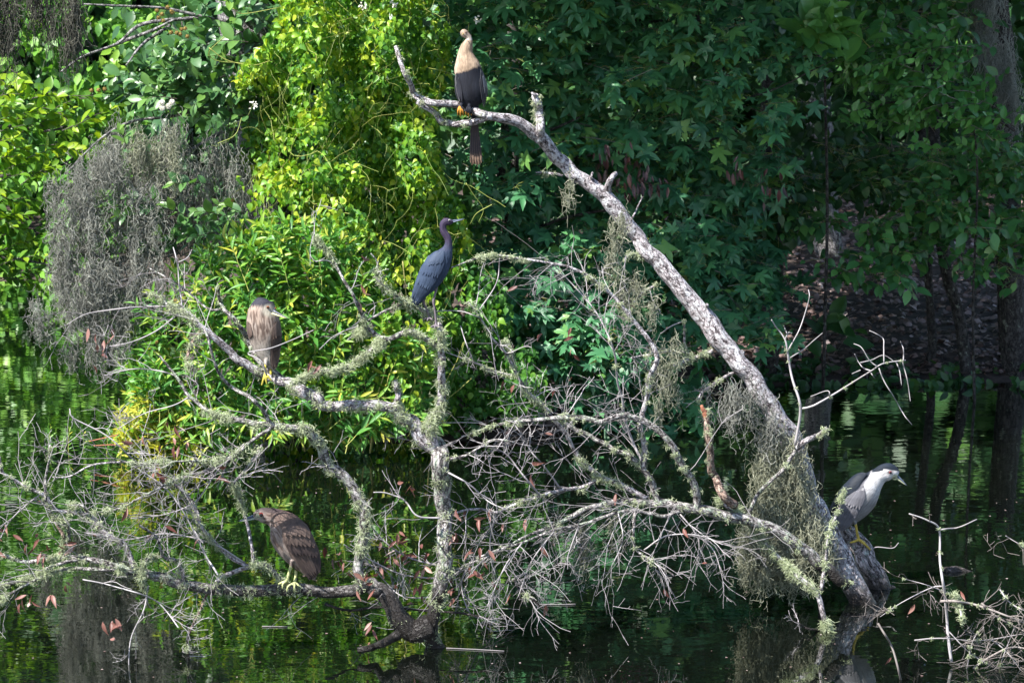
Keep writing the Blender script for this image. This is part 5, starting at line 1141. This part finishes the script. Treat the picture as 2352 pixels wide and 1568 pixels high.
B.bill((388, 142), (374, 152), 20, solid('anhinga_bill', (.55, .38, .12)), solid('anhinga_lower_bill', (.60, .42, .15)), dz=-.045, dz1=-.13)
B.eye(412, 128, 6, solid('anhinga_eye', (.25, .05, .02), .15))
BLK, SLV = (.008, .009, .013), (.13, .13, .145)
w = B.wing([(560, 500), (600, 560), (636, 680), (630, 790), (600, 860), (575, 760), (560, 640)], [((575, 520), (560, 600), (635, 800), (600, 900), 5, 34, BLK, BLK, .008, (.09, .085, .09)), ((590, 560), (600, 640), (600, 700), (612, 760), 4, 16, SLV, SLV, .012, None)])
B.wing([(305, 560), (300, 640), (320, 760), (350, 840), (352, 740), (345, 620)], [((315, 570), (335, 600), (335, 800), (370, 850), 4, 30, BLK, (.03, .03, .04), .007, None)])
tl = mobj('tail', *(lambda V, T, bk: (V, T))(*tube(spline(B.w([480, 490, 500], [890, 960, 1040], [.07, .085, .09]), 4), np.array([.040, .036, .032, .028, .025, .022, .020, .018, .016]), 12)), M['feather'], B.root)
tl.data.attributes.new('col', 'FLOAT_COLOR', 'POINT').data.foreach_set('color', np.tile([.012, .013, .018, 1], len(tl.data.vertices)).astype(np.float32))
for i in range(9):
    f = i / 8; x0, x1 = 478 + 34 * f, 462 + 112 * f; yt = 1500 - 40 * abs(f - .5) + rng.normal(0, 10); k = 10; g = np.linspace(0, 1, k)
    wd = np.interp(g, [0, .3, .8, .96, 1], [8, 11, 13, 11, 3]); V = []
    for sgn in (-1, 0, 1): V.append(B.w(x0 + (x1 - x0) * g + sgn * wd, 930 + (yt - 930) * g, .075 + .03 * g + .006 * (i % 2) - (.004 if sgn == 0 else 0)))
    for sgn in (-1, 0, 1): V.append(V[sgn + 1] + [0, .003, 0])
    V = np.concatenate(V); T = []
    for r in range(2):
        for j in range(k - 1): p = r * k + j; T += [(p, p + 1, p + k + 1), (p, p + k + 1, p + k)]
    T = np.array(T); T = np.vstack([T, T[:, ::-1] + 3 * k]); gg = np.tile(g, 6)[:, None]
    tipc = step(gg[:, 0], .80, .97)[:, None]; col = np.where(np.repeat([1, 0, 1, 1, 0, 1], k)[:, None] > 0, np.array([[.075, .055, .055]]), np.array([[.02, .02, .026]])) * (1 - tipc) + np.array([.34, .22, .15]) * tipc
    mobj('tail_feather', V, T, M['feather'], tl, {'col': np.column_stack([col, np.ones(len(V))]), 'bk': np.stack([np.zeros(len(V)), np.zeros(len(V)), np.tile(g, 6) * .3], -1)})

# ---- slate blue heron in the middle
yb_ = LT.Yat(1008, 752)
B = Bird('blue_heron', 'slender slate-blue heron standing upright in front of the vine', 'bird', (903.2, 470.4, .18),
         [(768, 214, 12, .8), (748, 216, 30, .75), (715, 218, 42, .72), (672, 216, 48, .75), (638, 246, 46, .8), (634, 300, 43, .85), (650, 350, 46, .85), (682, 398, 47, .85), (702, 448, 46, .85), (706, 500, 50, .85), (694, 560, 66, .8), (656, 640, 108, .72), (592, 735, 148, .66), (520, 850, 166, .6), (445, 975, 142, .56), (374, 1075, 112, .5), (312, 1175, 76, .42), (272, 1260, 40, .35), (258, 1306, 12, .35)], yb_ - .03, foot=(545, 1540))
def c_blue(x, y, d, o, s, nz, n2):
    neck = mixc(nz, (.030, .023, .046), (.052, .038, .068)); body = mixc(n2, (.026, .040, .072), (.046, .066, .108))
    c = mixc(step(y, 430, 620), neck, body); return c
for pl in ([(540, 1010, .02, .016), (548, 1075, .01, .009), (528, 1160, .0, .0065), (514, 1232, .0, .009), (526, 1320, .0, .0062), (540, 1430, .0, .0062), (545, 1535, .0, .0068)],
           [(400, 1180, .05, .011), (385, 1245, .05, .007), (415, 1310, .05, .0065), (442, 1365, .05, .008), (455, 1440, .05, .0062)]): B.legs.append(pl)
for bx, by, dd in ((545, 1538, .0), (455, 1440, .05)):
    for dx, dy, dz in ((-70, 25, -.02), (45, 28, -.035), (75, 45, .0), (-20, 40, -.04)): B.legs.append([(bx, by, dd, .006), (bx + dx * .5, by + dy * .3, dd + dz * .6, .0055), (bx + dx, by + dy, dd + dz, .0038)])
B.build(c_blue, (.15, .125, .14))
B.bill((738, 216), (916, 177), 38, solid('heron_bill_dark', (.12, .14, .20), .3), solid('heron_bill_pale', (.26, .30, .38), .3))
B.eye(716, 200, 15, solid('blue_heron_eye', (.45, .45, .38), .15))
S1, S2, S3 = (.030, .045, .080), (.040, .058, .096), (.025, .036, .062)
for sd in (-1, 1):
    B.wing([(650, 590), (690, 700), (670, 850), (590, 1000), (420, 1180), (290, 1290), (240, 1240), (250, 1090), (330, 850), (430, 680), (540, 590)],
           [((640, 800), (400, 800), (300, 1290), (235, 1180), 9, 62, S1, S3, .005, S2), ((640, 700), (400, 740), (450, 1100), (300, 1020), 8, 66, S1, S2, .0065, None), ((650, 640), (470, 650), (560, 930), (380, 900), 7, 64, S2, S1, .008, None), ((640, 590), (540, 600), (600, 760), (450, 770), 6, 56, S2, S2, .009, None)], sd, S1)

# ---- young brown heron, upper left
yb_ = LT.Yat(605, 860)
B = Bird('night_heron', 'hunched brown young heron facing forward on the upper left limb', 'bird', (526.9, 658.6, .156),
         [(520, 168, 40, .9), (512, 195, 120, .9), (505, 250, 168, .85), (495, 320, 196, .82), (486, 400, 226, .8), (496, 500, 246, .78), (508, 620, 252, .76), (520, 730, 240, .74), (530, 840, 208, .72), (548, 940, 168, .7), (582, 1030, 124, .66), (622, 1120, 84, .6), (652, 1190, 44, .55), (662, 1222, 14, .5)], yb_ - .06, foot=(540, 1300))
def c_juv(x, y, d, o, s, nz, n2):
    st = step(nz, .42, .62); base = mixc(st, (.29, .245, .21), (.12, .09, .076))
    warm = mixc(n2, (1.1, .98, .9), (.85, .83, .84)); base = base * warm
    belly = mixc(step(y, 700, 980), base, (.36, .32, .28)); c = belly
    crown = step(312 - y + (x - 500) * .05 + (nz - .5) * 40, 0, 50); c = mixc(crown, c, (.030, .030, .040))
    face = step(120 - np.hypot((x - 600) / 1.2, y - 350), 0, 60); c = mixc(face * .6, c, (.42, .40, .32))
    side = step(x - (620 + .12 * (y - 600)), 0, 60) * step(y, 420, 640); c = mixc(side * .85, c, (.075, .05, .042))
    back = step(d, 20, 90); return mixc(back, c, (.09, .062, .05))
B.legs += [[(560, 980, -.01, .018), (545, 1080, -.02, .012), (530, 1180, -.03, .008), (532, 1270, -.035, .0075), (530, 1290, -.04, .008)], [(620, 1050, .03, .014), (610, 1180, .03, .008), (612, 1290, .02, .0075)]]
for dx, dy in ((-55, 170), (90, 100), (20, 150)): B.legs.append([(530, 1280, -.04, .0075), (530 + dx * .4, 1280 + dy * .35, -.055, .0072), (530 + dx, 1280 + dy, -.055, .0045)])
B.build(c_juv, (.42, .36, .06))
B.bill((640, 372), (868, 470), 78, solid('young_bill_dark', (.10, .105, .125), .3), solid('young_bill_yellow', (.52, .50, .24), .35), dz=-.075, dz1=-.12)
B.eye(566, 306, 24, solid('young_eye', (.28, .08, .012), .25)); B.eye(680, 318, 14, solid('young_eye_far', (.40, .12, .02), .15), dz=-.06)
D1, D2 = (.085, .058, .048), (.035, .026, .026)
B.wing([(690, 520), (752, 640), (770, 780), (745, 980), (690, 1160), (640, 1210), (600, 1090), (610, 900), (640, 720)],
       [((740, 640), (640, 760), (700, 1190), (630, 1210), 6, 60, D1, D2, .010, (.15, .11, .09)), ((745, 560), (650, 640), (750, 900), (640, 1000), 5, 62, D1, D2, .015, None), ((720, 500), (670, 560), (760, 740), (660, 780), 4, 58, (.12, .085, .07), D1, .018, None)], -1, D2)
B.wing([(262, 500), (250, 620), (290, 760), (330, 700), (310, 560)], [((262, 520), (290, 560), (300, 760), (330, 740), 3, 40, (.13, .095, .08), D1, .008, None)], -1, D1)

# ---- young brown heron on the low limb
yb_ = LT.Yat(672, 1352)
B = Bird('night_heron', 'brown young heron in profile, bill to the left, on the low limb near the water', 'bird', (526.9, 1129.0, .156),
         [(352, 372, 14, .7), (372, 366, 52, .7), (420, 348, 84, .68), (480, 345, 112, .68), (560, 352, 122, .7), (640, 376, 142, .72), (720, 425, 186, .74), (800, 510, 252, .74), (880, 630, 290, .72), (960, 750, 290, .68), (1040, 870, 266, .62), (1110, 985, 222, .55), (1170, 1090, 166, .48), (1212, 1190, 110, .42), (1238, 1270, 46, .38), (1246, 1304, 12, .35)], yb_ - .02, foot=(930, 1350))
def c_juv2(x, y, d, o, s, nz, n2):
    st = step(nz, .45, .65); front = mixc(st, (.26, .21, .185), (.12, .085, .072)); c = front
    t_ = (x - 460) * .62 - (y - 500) * .52 ; mant = step(t_, 110, 190)
    brown = mixc(n2, (.078, .056, .048), (.150, .100, .080)); c = mixc(mant, c, brown)
    nape = step(330 - y + (x - 560) * .06 + (nz - .5) * 34, 0, 40) * step(820 - x, 0, 80); c = mixc(nape * .85, c, (.040, .030, .032))
    chin = step(90 - np.hypot((x - 400) / 1.5, (y - 430) * 1.3), 0, 50); c = mixc(chin * .8, c, (.50, .45, .40))
    lore = step(75 - np.hypot(x - 430, (y - 355) * 1.5), 0, 45); c = mixc(lore * .7, c, (.33, .37, .25))
    belly = step(-(t_) - 20, 0, 60) * step(y, 640, 800); return mixc(belly * .8, c, (.46, .40, .35))
B.legs += [[(930, 1000, -.03, .020), (912, 1080, -.03, .0105), (885, 1170, -.03, .0085), (860, 1260, -.03, .0085), (848, 1315, -.03, .009)], [(1000, 1050, .03, .018), (985, 1130, .03, .010), (978, 1230, .02, .0085), (964, 1320, .0, .0088), (960, 1345, -.01, .009)]]
for bx, by, dd, toes in ((846, 1322, -.03, ((-110, 28, -.02), (-60, 40, -.045), (20, 40, .03))), (960, 1350, -.015, ((-100, 50, -.055), (-5, 60, -.06), (60, 30, -.02)))):
    for dx, dy, dz in toes: B.legs.append([(bx, by - 8, dd, .0085), (bx + dx * .55, by + dy * .3, dd + dz * .7, .0075), (bx + dx, by + dy, dd + dz, .006), (bx + dx * 1.12, by + dy + (70 if dz < -.04 else 12), dd + dz * 1.0, .0035)])
B.build(c_juv2, (.46, .48, .22))
B.bill((358, 375), (118, 440), 78, solid('low_bill_dark', (.09, .11, .17), .3), solid('low_bill_pale', (.36, .42, .34), .3))
B.eye(470, 336, 34, solid('low_eye', (.28, .03, .015), .25)); B.eye(470, 336, 34, solid('low_eye_far', (.50, .07, .03), .15), side=1)
E1, E2, E3 = (.088, .063, .055), (.044, .033, .033), (.125, .088, .072)
for sd in (-1, 1):
    B.wing([(800, 520), (920, 420), (1080, 430), (1200, 620), (1320, 860), (1350, 1100), (1300, 1220), (1190, 1290), (1080, 1160), (930, 960), (820, 760), (780, 620)],
           [((1100, 860), (1260, 880), (1180, 1300), (1335, 1190), 8, 84, E2, E2, .006, None), ((790, 720), (1100, 840), (1175, 1290), (1290, 1210), 9, 66, E3, E2, .009, (.13, .095, .082)), ((800, 640), (1200, 720), (960, 940), (1290, 960), 8, 92, E1, E2, .013, None),
            ((790, 560), (1150, 600), (900, 800), (1240, 830), 7, 92, E3, E1, .017, None), ((800, 480), (1080, 450), (850, 650), (1180, 680), 6, 92, E1, E3, .020, None)], sd, E1)

# ---- black-capped grey heron on the short log
yb_ = LG.Yat(1966, 1252) - .045
B = Bird('night_heron', 'black-capped grey and white heron leaning forward on the short log at the right', 'bird', (1862.8, 1035.0, .24),
         [(832, 240, 8, .7), (824, 236, 32, .7), (795, 215, 66, .68), (748, 202, 86, .68), (700, 208, 84, .7), (650, 240, 84, .74), (600, 286, 106, .76), (540, 344, 150, .76), (478, 410, 178, .72), (410, 492, 178, .67), (345, 580, 152, .58), (300, 660, 108, .5), (272, 730, 66, .44), (262, 775, 18, .4)], yb_ - .02, foot=(460, 860))
def c_ad(x, y, d, o, s, nz, n2):
    white = mixc(nz, (.66, .64, .63), (.56, .53, .52)); c = mixc(step(y, 330, 520), white, (.25, .235, .235))
    # line from the shoulder to the tail tip splits dark mantle from grey wing
    t_ = (y - 225) - (560 - x) * .86; front = step(x + .55 * (y - 300), 505, 545)
    grey = mixc(n2, (.135, .130, .146), (.175, .170, .186)); dark = mixc(n2, (.008, .012, .020), (.015, .021, .032))
    c = mixc((1 - front), c, grey); m = (1 - step(t_, 5, 35)) * (1 - step(x + .35 * (y - 200), 560, 580)); c = mixc(m, c, dark)
    cap = step((x - 560) * .18 + 232 - (x - 560) * .04 - y - np.where(x > 700, (x - 700) * .30, 0), 0, 14) * step(x, 565, 590)
    capline = 214 - .22 * (x - 600); capline = np.where(x > 690, 178 + (x - 690) * .14, capline + 0)
    c = mixc(step(capline - y + (nz - .5) * 8, 0, 12) * step(x, 572, 588), c, dark * 1.0)
    eyest = step(26 - np.hypot((x - 756) / 1.5, y - 206), 0, 14); c = mixc(eyest * .8, c, (.05, .05, .06))
    lore = step(36 - np.hypot((x - 806) / 1.1, y - 252), 0, 20); return mixc(lore * .7, c, (.55, .55, .30))
B.legs += [[(400, 610, -.01, .022), (418, 668, -.02, .012), (430, 720, -.02, .0085), (440, 780, -.02, .0088), (458, 850, -.02, .010)], [(380, 660, .05, .012), (372, 740, .06, .008), (380, 820, .07, .008)]]
for dx, dy, dz in ((-85, 24, -.02), (70, 52, -.035), (112, 92, -.01), (60, 20, .03)): B.legs.append([(458, 848, -.02, .0095), (458 + dx * .5, 858 + dy * .35, -.02 + dz * .7, .0085), (458 + dx, 855 + dy, -.02 + dz, .0050)])
B.build(c_ad, (.50, .36, .07))
B.bill((806, 236), (924, 338), 48, solid('adult_bill_dark', (.10, .125, .18), .3), solid('adult_bill_pale', (.40, .42, .28), .35))
B.eye(760, 206, 15, solid('adult_eye', (.25, .015, .012), .12)); B.eye(760, 206, 15, solid('adult_eye_far', (.25, .015, .012), .12), side=1)
G1, G2, K1 = (.165, .160, .178), (.145, .140, .156), (.010, .0145, .023)
for sd in (-1, 1):
    B.wing([(505, 330), (525, 420), (500, 520), (430, 640), (330, 740), (262, 770), (215, 690), (250, 560), (350, 440), (440, 370)],
           [((470, 520), (330, 480), (310, 765), (225, 660), 8, 46, G2, G2, .004, (.18, .175, .19)), ((505, 440), (380, 430), (400, 660), (270, 590), 7, 52, G1, G2, .006, None), ((510, 370), (430, 390), (460, 560), (330, 520), 6, 52, G1, G1, .0075, None)], sd, G1)
    B.wing([(540, 215), (480, 205), (400, 240), (300, 345), (225, 455), (175, 560), (200, 590), (280, 490), (380, 400), (470, 320)],
           [((460, 250), (400, 330), (230, 470), (190, 580), 5, 46, K1, (.008, .011, .017), .005, None), ((520, 225), (470, 300), (350, 320), (330, 420), 4, 60, K1, K1, .006, None)], sd, K1)
